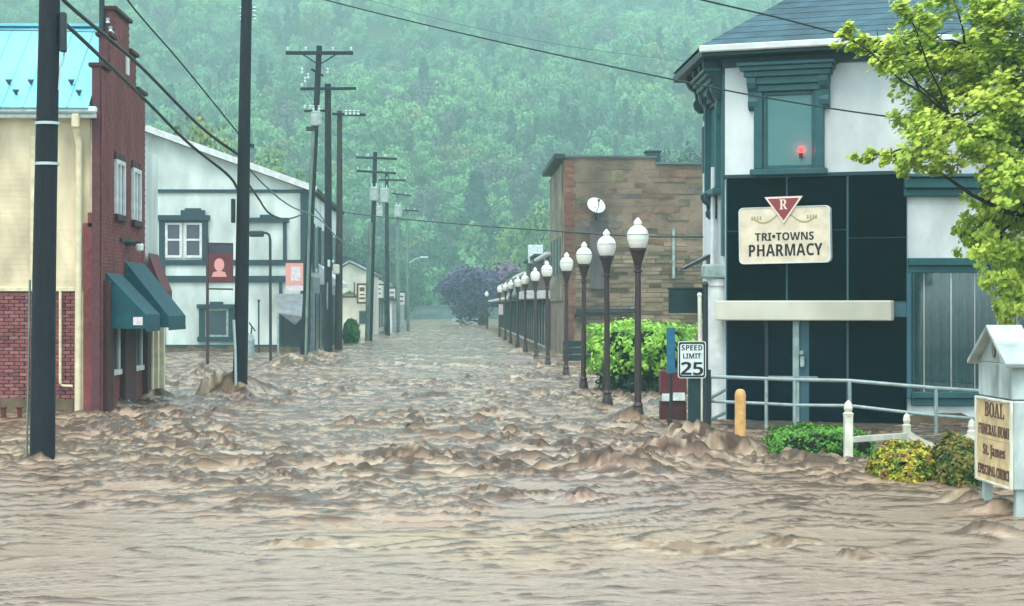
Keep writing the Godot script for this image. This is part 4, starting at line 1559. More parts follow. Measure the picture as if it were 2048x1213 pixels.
func build_left_far() -> void:
	# small white gabled house beyond the poles
	var t := thing("gabled_cottage", "small white gabled house with a lower gabled porch beyond the poles on the left", "house", Vector3(-7.5, 0, -155.0))
	var z := -150.0
	var g := geo(t)
	g.prism(PackedVector2Array([Vector2(-9.6, -1), Vector2(-9.6, 4.4), Vector2(-7.75, 5.5), Vector2(-6.1, 4.7), Vector2(-6.1, -1)]), Vector3(0, 0, z), Vector3(1, 0, 0), Vector3(0, 1, 0), Vector3(0, 0, -14))
	obj("wall", g, M["off_white"], t)
	g = geo(t)
	for q in [[-9.9, 4.3, -7.75, 5.6], [-7.75, 5.6, -5.9, 4.68]]:
		var a := Vector3(q[0], q[1], 0)
		var b := Vector3(q[2], q[3], 0)
		var d := (b - a).normalized()
		g.box((a + b) * 0.5 + Vector3(0, 0.06, z - 6.9), Vector3((b - a).length() + 0.05, 0.12, 14.4), Basis(d, Vector3(0, 0, 1).cross(d), Vector3(0, 0, 1)))
	obj("roof", g, M["steel"], t)
	g = geo(t)
	g.prism(PackedVector2Array([Vector2(-9.2, -1), Vector2(-9.2, 2.6), Vector2(-7.6, 3.3), Vector2(-6.3, 2.6), Vector2(-6.3, -1)]), Vector3(0, 0, z + 2.5), Vector3(1, 0, 0), Vector3(0, 1, 0), Vector3(0, 0, -2.5))
	var po := obj("porch", g, M["off_white"], t)
	g = geo(t)
	for q in [[-9.4, 2.55, -7.6, 3.36], [-7.6, 3.36, -6.1, 2.55]]:
		var a := Vector3(q[0], q[1], 0)
		var b := Vector3(q[2], q[3], 0)
		var d := (b - a).normalized()
		g.box((a + b) * 0.5 + Vector3(0, 0.05, z + 1.2), Vector3((b - a).length() + 0.05, 0.1, 3.0), Basis(d, Vector3(0, 0, 1).cross(d), Vector3(0, 0, 1)))
	obj("porch_roof", g, M["steel"], po)
	var f := face(Vector2(-9.6, z + 2.5), Vector2(-6.1, z + 2.5))
	g = geo(t)
	f.pbox(g, 718, 622, 733, 648, 0.0, 0.06)
	var w := obj("window", g, M["concrete"], t)
	g = geo(t)
	f.pbox(g, 720, 624, 731, 646, 0.06, 0.08)
	obj("pane", g, M["pane_dark"], w)
	# framed sign on a bracket
	var sg := thing("framed_sign", "pale framed sign with dark border hung at the white cottage", "sign", Vector3(-6.8, 3, -146.0))
	var f2 := face(Vector2(-9.6, -146.0), Vector2(-6.1, -146.0))
	g = geo(sg)
	f2.pbox(g, 713, 567, 735, 608, 0.0, 0.06)
	obj("frame", g, M["ink_brown"], sg)
	g = geo(sg)
	f2.pbox(g, 717, 571, 731, 604, 0.06, 0.075)
	obj("board", g, M["sign_cream"], sg)
	for q in [[719.0, 575.0, 729.0, 583.0], [719.0, 588.0, 729.0, 591.0], [718.0, 595.0, 730.0, 599.0]]:
		g = geo(sg)
		f2.pbox(g, q[0], q[1], q[2], q[3], 0.075, 0.08)
		obj("print", g, M["ink_brown"], sg)
	g = geo(sg)
	f2.pbox(g, 681, 592, 713, 596, 0.0, 0.06)
	f2.pbox(g, 707, 565, 710, 596, 0.0, 0.06)
	obj("bracket", g, M["ink_brown"], sg)
	# row of porches further along the left side
	var labels := ["white porch front behind the first far transformer pole", "dark shop front with white posts further along the left kerb", "grey gabled building at the far left end of the street"]
	for k in 3:
		var z0 := -170.0 - k * 24.0
		var b := thing("far_building", labels[k], "building", Vector3(-9.0, 0, z0 - 10.0), "far buildings on the left")
		g = geo(b)
		var h: float = [4.6, 5.6, 5.0][k]
		var xr: float = [-6.6, -7.0, -7.2][k]
		g.prism(PackedVector2Array([Vector2(-14, -1), Vector2(-14, h), Vector2((xr - 14) * 0.5, h + 1.6), Vector2(xr, h), Vector2(xr, -1)]), Vector3(0, 0, z0), Vector3(1, 0, 0), Vector3(0, 1, 0), Vector3(0, 0, -20))
		obj("wall", g, [M["off_white"], M["store_dark"], M["awning_grey"]][k], b)
		g = geo(b)
		g.box(Vector3(xr + 0.7, 2.9, z0 - 10.0), Vector3(1.6, 0.18, 20.0))
		obj("porch_roof", g, M["roof_dark"], b)
		for i in 6:
			g = geo(b)
			g.box(Vector3(xr + 1.3, 1.0, z0 - 0.5 - i * 3.8), Vector3(0.2, 3.8, 0.2))
			obj("porch_post", g, M["white_trim"], b)
		for i in 5:
			g = geo(b)
			g.box(Vector3(xr + 0.02, 1.5, z0 - 2.4 - i * 3.8), Vector3(0.1, 2.2, 2.0))
			obj("window", g, M["pane_dark"], b)
	# low retaining wall closing the street's far end
	var rw := thing("retaining_wall", "long low grey concrete wall across the far end of the street", "wall", Vector3(0, 0, -368.0))
	for k in 12:
		g = geo(rw)
		g.box(Vector3(-16.0 + k * 4.0, 0.6 + 0.02 * (k % 3), -368.0), Vector3(3.96, 3.4, 0.7), Basis(), 0.05)
		obj("wall_panel", g, M["retaining"], rw)
	g = geo(rw)
	g.box(Vector3(6.0, 2.4, -368.0), Vector3(48.0, 0.2, 0.9), Basis(), 0.04)
	obj("coping", g, M["retaining"], rw)
	# car in the flood at the end
	var cp := ray(932, 643, 300.0)
	var c := thing("car", "pale car standing in the flood beside the purple tree", "car", Vector3(cp.x, 0, cp.z))
	g = geo(c)
	g.prism(PackedVector2Array([Vector2(-2.1, -0.4), Vector2(-2.15, 0.35), Vector2(-1.9, 0.62), Vector2(-0.9, 0.75), Vector2(0.9, 0.75), Vector2(2.0, 0.6), Vector2(2.15, 0.3), Vector2(2.1, -0.4)]), Vector3(cp.x, 0, cp.z + 0.85), Vector3(1, 0, 0), Vector3(0, 1, 0), Vector3(0, 0, -1.7))
	obj("body", g, M["steel"], c)
	g = geo(c)
	g.prism(PackedVector2Array([Vector2(-1.1, 0.75), Vector2(-0.5, 1.3), Vector2(0.6, 1.3), Vector2(1.3, 0.75)]), Vector3(cp.x, 0, cp.z + 0.75), Vector3(1, 0, 0), Vector3(0, 1, 0), Vector3(0, 0, -1.5))
	obj("cabin", g, M["pane_dark"], c)
	g = geo(c)
	g.box(Vector3(cp.x + 0.05, 1.31, cp.z), Vector3(1.2, 0.06, 1.5), Basis(), 0.02)
	obj("roof", g, M["sign_white"], c)
	for s in [-1.35, 1.35]:
		for zz in [0.88, -0.88]:
			g = geo(c)
			g.tube([Vector3(cp.x + s, -0.15, cp.z + zz - 0.1), Vector3(cp.x + s, -0.15, cp.z + zz + 0.1)], [0.34], 14)
			obj("wheel", g, M["ink"], c)
	g = geo(c)
	g.box(Vector3(cp.x - 2.12, 0.35, cp.z + 0.5), Vector3(0.08, 0.14, 0.3))
	obj("headlight", g, M["lamp_globe"], c)

# ---------------------------------------------------------------- right: brick block and the shops beyond
func build_brick_block() -> void:
	var t := thing("brick_block", "tall flat roofed stone and brick building with weathered grey side wall", "building", Vector3(9.0, 0, -96.0))
	var z := -90.0
	var f := face(Vector2(5.0, z), Vector2(14.0, z))
	var xs := 5.0 + f.tt(1311)
	var g := geo(t)
	g.box(Vector3((5.0 + xs) * 0.5, 3.97, -96.0), Vector3(xs - 5.0, 9.95, 12.0))
	obj("wall", g, M["stucco_grey"], t)
	g = geo(t)
	g.box(Vector3((xs + 14.5) * 0.5, 3.83, -96.02), Vector3(14.5 - xs, 9.66, 12.0))
	obj("rear_wall", g, M["stucco_grey"], t)
	g = geo(t)
	g.box(Vector3((5.0 + xs) * 0.5, 8.99, -96.0), Vector3(xs - 4.9, 0.09, 12.2))
	g.box(Vector3((xs + 14.5) * 0.5, 8.7, -95.95), Vector3(14.5 - xs, 0.09, 12.2))
	obj("coping", g, M["retaining"], t)
	# brick corner strip
	var r := RandomNumberGenerator.new(); r.seed = 31
	for k in 31:
		g = geo(t)
		var y := -0.5 + k * 0.302
		var w := 0.5 if k % 2 else 0.42
		f.mbox(g, 0.0, y, w + r.randf_range(-0.04, 0.04), y + 0.285, 0.0, 0.04, 0.01)
		obj("corner_brick", g, M["brick_edge"], t)
	# weathered stone courses on the lower wall, each stone its own piece
	var mats := [M["stone_tan"], M["stone_olive"], M["stone_brown"], M["stone_wall"], M["stone_tan"]]
	var y2 := 1.3
	while y2 < 5.05:
		var h := r.randf_range(0.16, 0.22)
		var tt := 0.52
		while tt < 9.2:
			var w := r.randf_range(0.4, 1.1)
			if r.randf() < 0.93 - 0.35 * smoothstep(3.9, 5.0, y2):
				g = geo(t)
				f.mbox(g, tt, y2, minf(tt + w - 0.03, 9.4), y2 + h - 0.025, 0.0, r.randf_range(0.02, 0.05), 0.008)
				obj("stone", g, mats[r.randi() % 5], t)
			tt += w
		y2 += h
	# larger weathered blocks higher up
	var upper := [M["block_grey"], M["block_olive"], M["block_brown"], M["stucco_grey"]]
	y2 = 5.05
	while y2 < 8.55:
		var h := r.randf_range(0.22, 0.36)
		var tt := 0.52
		while tt < 8.9:
			var w := r.randf_range(0.5, 1.6)
			if r.randf() < 0.62:
				g = geo(t)
				f.mbox(g, tt, y2, minf(tt + w - 0.02, 9.0), minf(y2 + h - 0.015, 8.6), 0.0, r.randf_range(0.012, 0.03), 0.006)
				obj("stone", g, upper[r.randi() % 4], t)
			tt += w
		y2 += h
	g = geo(t)
	f.mbox(g, f.tt(1180), 3.0, f.tt(1211), 6.1, 0.0, 0.25, 0.02)  # dark upright strip standing proud of the wall below the dish
	obj("dark_strip", g, M["strip_dark"], t)
	g = geo(t)
	f.mbox(g, f.tt(1152), 1.95, f.tt(1268), 2.15, 0.0, 0.5, 0.02)
	f.mbox(g, f.tt(1148), 1.85, f.tt(1168), 1.95, 0.0, 0.5, 0.02)
	obj("ledge", g, M["roof_dark"], t)
	g = geo(t)
	g.tube([f.at(f.tt(1347), 3.5, 0.1), f.at(f.tt(1347), 5.75, 0.1)], [0.08], 8)
	obj("vent_pipe", g, M["steel"], t)
	# street front: pale render and windows
	g = geo(t)
	g.box(Vector3(4.97, 5.6, -96.2), Vector3(0.08, 6.2, 11.0))
	var fr := obj("street_front", g, M["stone_wall"], t)
	for k in 4:
		g = geo(t)
		g.box(Vector3(4.92, 4.6, -92.0 - k * 2.7), Vector3(0.06, 1.7, 1.2))
		obj("window", g, M["pane_dark"], fr)
	g = geo(t)
	g.box(Vector3(4.8, 9.0, -96.0), Vector3(0.5, 0.25, 12.3), Basis(), 0.03)
	obj("cornice", g, M["roof_dark"], t)
	# roof unit and satellite dish stand on or hang from the building: things of their own
	var ru := thing("roof_unit", "dark boxy vent unit on the brick building's flat roof", "vent", Vector3(9.3, 9.0, -92.0))
	g = geo(ru)
	var f2 := face(Vector2(5, -92), Vector2(14, -92))
	f2.pbox(g, 1294, 304, 1321, 326, -1.0, 0.0, 0.03)
	obj("casing", g, M["board_green"], ru)
	g = geo(ru)
	f2.pbox(g, 1291, 301, 1324, 304, -1.05, 0.05, 0.01)
	obj("lid", g, M["board_green"], ru)
	var ds := thing("satellite_dish", "round white satellite dish on the weathered grey wall", "satellite dish", f.hit(1192, 412, 0.5))
	var dc := f.hit(1192, 412, 0.55)
	g = geo(ds)
	var dn := Vector3(0.25, 0.55, 0.8).normalized()
	var du := dn.cross(Vector3.RIGHT).normalized()
	var dr := du.cross(dn).normalized()
	for ring in 5:
		for k in 20:
			var a0 := TAU * k / 20.0
			var a1 := TAU * (k + 1) / 20.0
			var r0 := 0.42 * ring / 5.0
			var r1 := 0.42 * (ring + 1) / 5.0
			var pt := func(rr: float, aa: float) -> Vector3: return dc + (dr * cos(aa) + du * sin(aa)) * rr + dn * (rr * rr * 0.9 - 0.1)
			g.quad(pt.call(r0, a0), pt.call(r1, a0), pt.call(r1, a1), pt.call(r0, a1), dn)
			g.quad(pt.call(r0, a0) - dn * 0.02, pt.call(r1, a0) - dn * 0.02, pt.call(r1, a1) - dn * 0.02, pt.call(r0, a1) - dn * 0.02, -dn)
	obj("dish", g, M["sign_white"], ds)
	g = geo(ds)
	g.tube([dc - du * 0.4, dc - du * 0.25 + dn * 0.4, dc + dn * 0.42], [0.025], 6)
	g.box(dc + dn * 0.42, Vector3(0.1, 0.1, 0.14))
	obj("feed_arm", g, M["dark_metal"], ds)
	g = geo(ds)
	g.tube([dc - dn * 0.1, dc - dn * 0.2 - Vector3(0, 0.2, 0), f.hit(1192, 440, 0.0)], [0.05], 6)
	obj("mount", g, M["dark_metal"], ds)

func build_right_stores() -> void:
	var specs := [
		[-102.2, -117.0, 4.9, "store_brick", "red brick shop with a flat white canopy next to the tall brick building"],
		[-117.2, -136.0, 5.2, "store_dark", "dark fronted shop with a white roof sign beyond the white canopy"],
		[-136.2, -160.0, 4.5, "store_brick", "low red brick shop in the middle of the far right row"],
		[-160.2, -190.0, 4.9, "awning_grey", "grey shop front near the far end of the right row"],
		[-190.2, -215.0, 4.3, "store_brick", "last brick shop of the right row before the purple tree"]]
	for i in specs.size():
		var q: Array = specs[i]
		var z0: float = q[0]
		var z1: float = q[1]
		var h: float = q[2]
		var t := thing("shop_building", q[4], "building", Vector3(8.0, 0, (z0 + z1) * 0.5), "shops along the right kerb")
		var g := geo(t)
		g.box(Vector3(9.0, h * 0.5 - 0.5, (z0 + z1) * 0.5), Vector3(8.0, h + 1.0, z0 - z1))
		obj("wall", g, M[q[3]], t)
		g = geo(t)
		g.box(Vector3(8.9, h + 0.06, (z0 + z1) * 0.5), Vector3(8.3, 0.16, z0 - z1 + 0.1), Basis(), 0.02)
		obj("coping", g, M["white_trim"] if i % 2 == 0 else M["roof_dark"], t)
		g = geo(t)
		var cz := z0 - 0.6
		g.box(Vector3(4.5, 2.85, (cz + z1) * 0.5), Vector3(1.5, 0.42 if i == 0 else 0.2, cz - z1 - 0.5), Basis(), 0.02)
		obj("canopy", g, M["white_trim"] if i != 1 else M["store_dark"], t)
		var n := int((z0 - z1) / 3.4)
		for k in n:
			g = geo(t)
			g.box(Vector3(4.97, 1.2, z0 - 1.9 - k * 3.4), Vector3(0.1, 2.3, 2.5))
			var w := obj("shop_window", g, M["pane_dark"], t)
			g = geo(t)
			g.box(Vector3(4.95, 1.2, z0 - 3.35 - k * 3.4), Vector3(0.16, 3.0, 0.22))
			obj("post", g, M["lamp_metal"], w)
			g = geo(t)
			g.box(Vector3(4.94, -0.1, z0 - 1.9 - k * 3.4), Vector3(0.12, 0.5, 2.3))
			obj("panel", g, M["white_trim"], w)
	# end wall of the first shop faces the viewer beside the brick block: white sign boards on the roof
	var labels := ["tall white board standing on the dark shop's roof", "low white sloping board on the first shop's roof"]
	var at := [[1056.0, 490.0, 1086.0, 527.0, 124.0], [1088.0, 505.0, 1122.0, 528.0, 108.0]]
	for i in 2:
		var q: Array = at[i]
		var f := face(Vector2(2, -q[4]), Vector2(12, -q[4]))
		var s := thing("roof_board", labels[i], "sign", f.hit((q[0] + q[2]) * 0.5, q[3]), "white boards above the shops")
		var g := geo(s)
		f.pbox(g, q[0], q[1], q[2], q[3], 0.0, 0.12)
		obj("board", g, M["sign_white"], s)
		g = geo(s)
		f.pbox(g, q[0] + 4, q[1] + 3, q[0] + 6, q[3] + 16, -0.12, 0.0)
		f.pbox(g, q[2] - 6, q[1] + 3, q[2] - 4, q[3] + 16, -0.12, 0.0)
		obj("stand", g, M["dark_metal"], s)

# ---------------------------------------------------------------- utility poles
func px_bar(g: Geo, x0: float, y0: float, x1: float, y1: float, d: float, thick: float, forward := 0.0) -> void:
	var a := ray(x0, y0, d - forward)
	var b := ray(x1, y1, d - forward)
	var dr := (b - a).normalized()
	var side := dr.cross(Vector3.BACK).normalized()
	g.box((a + b) * 0.5, Vector3((b - a).length(), thick, thick), Basis(dr, side, dr.cross(side)), thick * 0.12)

func utility_pole(label: String, bx: float, by: float, tx: float, ty: float, r0: float, r1: float, m: Material) -> Node3D:
	var d := water_depth(by)
	var b := ray(bx, by, d)
	var top := ray(tx, ty, d)
	var t := thing("utility_pole", label, "utility pole", Vector3(b.x, 0, b.z), "utility poles along the left kerb")
	t.set_meta("_d", d)
	var g := geo(t)
	var pts := []
	var rad := []
	var slope := (top - b) / maxf(top.y - b.y, 0.1)
	var start := b - slope * (b.y + 1.2)
	for k in 9:
		var e := k / 8.0
		pts.append(start.lerp(top, e) + Vector3(sin(e * 5.0 + bx) * 0.012, 0, 0))
		rad.append(lerpf(r0, r1, e))
	g.tube(pts, rad, 12)
	obj("shaft", g, m, t)
	return t

func crossarm(t: Node3D, x0: float, y0: float, x1: float, y1: float, thick := 0.12, pins := 4) -> void:
	var d: float = t.get_meta("_d")
	var g := geo(t)
	px_bar(g, x0, y0, x1, y1, d, thick, 0.2)
	var arm := obj("crossarm", g, M["pole_wood"], t)
	for k in pins:
		var e := [0.03, 0.3, 0.7, 0.97, 0.5, 0.15][k] as float
		var p := ray(lerpf(x0, x1, e), lerpf(y0, y1, e), d - 0.2)
		g = geo(t)
		g.lathe([Vector2(0.02, 0.04), Vector2(0.02, 0.1), Vector2(0.06, 0.12), Vector2(0.045, 0.17), Vector2(0.055, 0.2), Vector2(0.02, 0.25), Vector2(0, 0.25)], p, 8)
		obj("insulator", g, M["insulator"], arm)

func brace(t: Node3D, x0: float, y0: float, x1: float, y1: float, thick := 0.05) -> void:
	var g := geo(t)
	px_bar(g, x0, y0, x1, y1, t.get_meta("_d"), thick, 0.16)
	obj("brace", g, M["pole_wood"], t)

func transformer(t: Node3D, px: float, ytop: float, ybot: float, wide: float) -> void:
	var d: float = float(t.get_meta("_d")) - 0.35
	var a := ray(px, ytop, d)
	var b := ray(px, ybot, d)
	var h := a.y - b.y
	var r := wide * 0.5 * d / FOCAL
	var g := geo(t)
	g.lathe([Vector2(0, 0), Vector2(r * 0.9, 0), Vector2(r, h * 0.05), Vector2(r, h * 0.85), Vector2(r * 1.06, h * 0.86), Vector2(r * 1.04, h * 0.93), Vector2(r * 0.5, h), Vector2(0, h)], b, 14)
	var tr := obj("transformer", g, M["transformer_grey"], t)
	for s in [-0.5, 0.5]:
		g = geo(t)
		g.lathe([Vector2(0.04, 0), Vector2(0.06, 0.08), Vector2(0.03, 0.12), Vector2(0.05, 0.2), Vector2(0, 0.24)], b + Vector3(r * s, h, 0), 8)
		obj("bushing", g, M["insulator"], tr)
	g = geo(t)
	g.box(b + Vector3(0, h * 0.6, -0.25), Vector3(0.16, h * 0.5, 0.4))
	obj("hanger", g, M["dark_metal"], tr)

func small_part(t: Node3D, called: String, x0: float, y0: float, x1: float, y1: float, forward: float, deep: float, m: Material) -> void:
	var d: float = float(t.get_meta("_d")) - forward
	var a := ray(x0, y0, d)
	var b := ray(x1, y1, d)
	var g := geo(t)
	g.box((a + b) * 0.5, Vector3(absf(b.x - a.x), absf(b.y - a.y), deep), Basis(), minf(absf(b.x - a.x), absf(b.y - a.y)) * 0.15)
	obj(called, g, m, t)

func band(t: Node3D, px: float, py: float, wide: float, m: Material) -> void:
	var d: float = t.get_meta("_d")
	var p := ray(px, py, d)
	var g := geo(t)
	var r := wide * 0.5 * d / FOCAL + 0.008
	g.lathe([Vector2(r, -0.02), Vector2(r, 0.02), Vector2(r - 0.02, 0.02)], p, 14)
	obj("band", g, m, t)

func build_poles() -> void:
	# the big near pole at the left
	var t := utility_pole("thickest and nearest dark utility pole in front of the cream building", 84, 925, 98, -40, 0.185, 0.145, M["pole_wood"])
	band(t, 94, 247, 47, M["insulator"])
	band(t, 93, 328, 47, M["insulator"])
	small_part(t, "equipment_box", 119, 25, 132, 104, 0.05, 0.12, M["dark_metal"])
	var g := geo(t)
	var d: float = t.get_meta("_d")
	g.tube([ray(128, 104, d - 0.02), ray(126, 122, d - 0.02), ray(120, 138, d - 0.05), ray(117, 180, d - 0.08)], [0.014], 6)
	obj("lead_wire", g, M["insulator"], t)
	g = geo(t)
	g.tube([ray(59, 560, d + 0.02), ray(56, 760, d + 0.02), ray(52, 930, d + 0.02)], [0.016], 6)
	obj("ground_wire", g, M["pole_pale"], t)
	# second pole with the splash at its foot
	t = utility_pole("tall dark utility pole with muddy water heaped round its foot", 478, 802, 495, -60, 0.185, 0.125, M["pole_wood"])
	d = t.get_meta("_d")
	for s in [483.0, 508.0]:
		for y in [18.0, 34.0]:
			g = geo(t)
			g.lathe([Vector2(0, -0.07), Vector2(0.06, -0.06), Vector2(0.03, -0.02), Vector2(0.06, 0.02), Vector2(0.03, 0.05), Vector2(0, 0.07)], ray(s, y, d), 10)
			obj("insulator", g, M["insulator"], t)
	small_part(t, "equipment_box", 462, 398, 470, 446, 0.1, 0.12, M["dark_metal"])
	g = geo(t)
	g.tube([ray(467, 640, d - 0.16), ray(470, 700, d - 0.17), ray(472, 815, d - 0.19)], [0.035], 7)
	obj("conduit", g, M["insulator"], t)
	small_part(t, "bracket", 500, 288, 508, 296, 0.05, 0.1, M["dark_metal"])
	# pole with V-braced arm and transformer, leaning right
	t = utility_pole("slender leaning utility pole with braced top arm and a pale transformer", 607, 722, 638, 92, 0.17, 0.12, M["pole_wood"])
	d = t.get_meta("_d")
	crossarm(t, 571, 106, 706, 106, 0.14)
	brace(t, 604, 108, 634, 128)
	brace(t, 673, 108, 641, 128)
	brace(t, 622, 138, 646, 152, 0.09)
	for q in [[604.0, 142.0], [616.0, 152.0], [610.0, 160.0], [655.0, 142.0]]:
		g = geo(t)
		g.lathe([Vector2(0, -0.12), Vector2(0.06, -0.1), Vector2(0.04, 0), Vector2(0.07, 0.06), Vector2(0, 0.14)], ray(q[0], q[1], d - 0.2), 8)
		obj("fuse_cutout", g, M["insulator"], t)
	crossarm(t, 608, 222, 650, 222, 0.1, 2)
	transformer(t, 632, 222, 252, 22)
	small_part(t, "bracket", 612, 253, 636, 262, 0.1, 0.2, M["dark_metal"])
	g = geo(t)
	g.tube([ray(627, 262, d - 0.2), ray(619, 420, d - 0.22), ray(615, 560, d - 0.22), ray(611, 722, d - 0.22)], [0.06], 7)
	obj("conduit", g, M["pole_pale"], t)
	# dark straight pole
	t = utility_pole("straight dark utility pole with one bare crossarm right of the leaning pole", 657, 715, 655, 168, 0.2, 0.14, M["pole_wood"])
	crossarm(t, 600, 178, 712, 177, 0.12, 2)
	small_part(t, "meter_box", 655, 520, 660, 534, 0.25, 0.1, M["insulator"])
	small_part(t, "conduit", 653, 565, 656, 620, 0.25, 0.06, M["pole_pale"])
	small_part(t, "ring_box", 664, 520, 668, 526, 0.25, 0.1, M["insulator"])
	# brown pole right behind it
	t = utility_pole("brown utility pole with white insulators on its one sided arm", 677, 702, 679, 222, 0.22, 0.13, M["pole_brown"])
	crossarm(t, 664, 228, 731, 230, 0.13, 0)
	for x in [692.0, 700.0, 708.0, 716.0]:
		g = geo(t)
		g.lathe([Vector2(0, -0.1), Vector2(0.09, -0.08), Vector2(0.06, 0.02), Vector2(0.1, 0.1), Vector2(0, 0.16)], ray(x, 226, float(t.get_meta("_d")) - 0.4), 8)
		obj("insulator", g, M["insulator"], t)
	small_part(t, "meter_box", 665, 529, 679, 549, 0.3, 0.15, M["off_white"])
	# far poles
	t = utility_pole("pale footed utility pole with double crossarms and a white transformer", 739, 687, 750, 304, 0.2, 0.13, M["pole_wood"])
	crossarm(t, 712, 315, 794, 318, 0.13)
	crossarm(t, 713, 342, 792, 347, 0.13)
	transformer(t, 748, 374, 402, 18)
	d = t.get_meta("_d")
	g = geo(t)
	g.tube([ray(741, 445, d - 0.25), ray(737, 560, d - 0.25), ray(734, 687, d - 0.25)], [0.13, 0.15], 8)
	obj("sleeve", g, M["pole_pale"], t)
	t = utility_pole("utility pole with a white transformer just right of the double crossarm pole", 775, 672, 773, 345, 0.2, 0.14, M["pole_wood"])
	crossarm(t, 757, 360, 812, 361, 0.13)
	transformer(t, 769, 376, 405, 17)
	transformer(t, 759, 412, 434, 13)
	t = utility_pole("thin pale utility pole with a white transformer, second from the far end", 797, 666, 794, 380, 0.17, 0.13, M["pole_pale"])
	crossarm(t, 783, 387, 823, 392, 0.13)
	transformer(t, 796, 410, 434, 15)
	t = utility_pole("farthest thin pale utility pole of the row with a white arm lamp", 816, 663, 814, 418, 0.16, 0.12, M["pole_pale"])
	crossarm(t, 806, 421, 838, 422, 0.13, 3)
	d = t.get_meta("_d")
	g = geo(t)
	g.tube([ray(816, 528, d), ray(830, 518, d - 0.2), ray(843, 515, d - 0.3)], [0.05], 6)
	g.box(ray(848, 515, d - 0.3), Vector3(0.75, 0.16, 0.3), Basis(), 0.04)
	obj("arm_lamp", g, M["insulator"], t)
	for o in get_children():
		if o.has_meta("_d"):
			o.remove_meta("_d")

# ---------------------------------------------------------------- lamp posts
func build_lamps() -> void:
	var words := ["nearest and tallest", "second nearest", "third nearest", "fourth nearest", "fifth nearest", "sixth nearest", "seventh nearest", "eighth nearest", "ninth nearest", "tenth nearest", "eleventh nearest", "farthest"]
	var spots := [[1276, 37.4], [1215, 43.0], [1167, 51.3], [1132, 61.0], [1096, 72.0], [1072.5, 84.0], [1050.5, 96.0], [1035, 108.0], [1021, 121.0], [1010, 134.0], [999, 150.0], [974, 205.0]]
	var first: Node3D
	for i in spots.size():
		var d: float = spots[i][1]
		var p := ray(spots[i][0], 615, d)
		var label: String = words[i] + " acorn globe lamp post of the right kerb's row"
		if i == 0:
			label = "nearest and tallest acorn globe lamp post, left of the speed limit sign"
			first = thing("lamp_post", label, "street lamp", Vector3(p.x, 0, p.z), "acorn lamp posts along the right kerb")
			var g := Geo.new()
			g.lathe([Vector2(0.15, -0.9), Vector2(0.13, -0.1), Vector2(0.12, 0.18), Vector2(0.085, 0.32), Vector2(0.1, 0.36), Vector2(0.07, 0.42), Vector2(0.0, 0.43)], Vector3.ZERO, 16)
			obj("base", g, M["lamp_metal"], first)
			g = Geo.new()
			g.lathe([Vector2(0.068, 0.4), Vector2(0.062, 1.6), Vector2(0.055, 2.85), Vector2(0.085, 2.86), Vector2(0.085, 2.9), Vector2(0.055, 2.91), Vector2(0.065, 2.98)], Vector3.ZERO, 16)
			obj("shaft", g, M["lamp_metal"], first)
			g = Geo.new()
			g.lathe([Vector2(0.06, 2.97), Vector2(0.085, 3.05), Vector2(0.13, 3.2), Vector2(0.16, 3.27), Vector2(0.16, 3.31), Vector2(0.12, 3.315), Vector2(0, 3.316)], Vector3.ZERO, 16)
			obj("collar", g, M["lamp_metal"], first)
			g = Geo.new()
			g.lathe([Vector2(0.14, 3.312), Vector2(0.175, 3.38), Vector2(0.2, 3.47), Vector2(0.208, 3.55), Vector2(0.204, 3.562)], Vector3.ZERO, 20)
			g.lathe([Vector2(0.206, 3.565), Vector2(0.185, 3.63), Vector2(0.14, 3.69), Vector2(0.085, 3.725), Vector2(0.07, 3.74)], Vector3.ZERO, 20)
			var gl := obj("globe", g, M["lamp_globe"], first)
			g = Geo.new()
			g.lathe([Vector2(0.209, 3.553), Vector2(0.213, 3.563), Vector2(0.207, 3.573)], Vector3.ZERO, 20)
			obj("globe_ring", g, M["steel"], gl)
			g = Geo.new()
			g.lathe([Vector2(0.06, 3.735), Vector2(0.08, 3.77), Vector2(0.075, 3.81), Vector2(0.04, 3.845), Vector2(0.03, 3.87), Vector2(0, 3.885)], Vector3.ZERO, 14)
			obj("finial", g, M["lamp_globe"], first)
		else:
			var cp := copy(first, Vector3(p.x, 0, p.z), label)
			cp.rotation = Vector3(rng.randf_range(-0.012, 0.012), rng.randf() * TAU, rng.randf_range(-0.012, 0.012))
		if i == 9:
			var b := thing("kerb_banner", "small white banner on a lamp post near the far end of the right row", "banner", Vector3(p.x, 2.0, p.z + 0.12))
			var g := geo(b)
			g.box(Vector3(p.x - 0.28, 2.05, p.z + 0.05), Vector3(0.3, 0.7, 0.03))
			obj("cloth", g, M["banner_pale"], b)
			g = geo(b)
			g.box(Vector3(p.x - 0.22, 2.52, p.z + 0.05), Vector3(0.6, 0.05, 0.05))
			obj("arm", g, M["lamp_metal"], b)

# ---------------------------------------------------------------- overhead wires
func cable(label: String, pts: Array, r: float, m: Material, sag := 0.0) -> void:
	# pts: [px, py, distance]; a smooth curve through them
	var c := Curve3D.new()
	for i in pts.size():
		var p := ray(pts[i][0], pts[i][1], pts[i][2])
		var a := ray(pts[maxi(i - 1, 0)][0], pts[maxi(i - 1, 0)][1], pts[maxi(i - 1, 0)][2])
		var b := ray(pts[mini(i + 1, pts.size() - 1)][0], pts[mini(i + 1, pts.size() - 1)][1], pts[mini(i + 1, pts.size() - 1)][2])
		var h := (b - a) * 0.18
		c.add_point(p, -h, h)
	var line := []
	var n := 10 * (pts.size() - 1)
	for k in n + 1:
		var e := float(k) / n
		line.append(c.samplef(e * (pts.size() - 1)) - Vector3(0, sag * 4.0 * e * (1.0 - e), 0))
	var mid: Vector3 = line[n / 2]
	var t := thing("overhead_cable", label, "cable", mid, "overhead wires")
	var g := geo(t)
	g.tube(line, [r], 6)
	obj("wire", g, m, t)

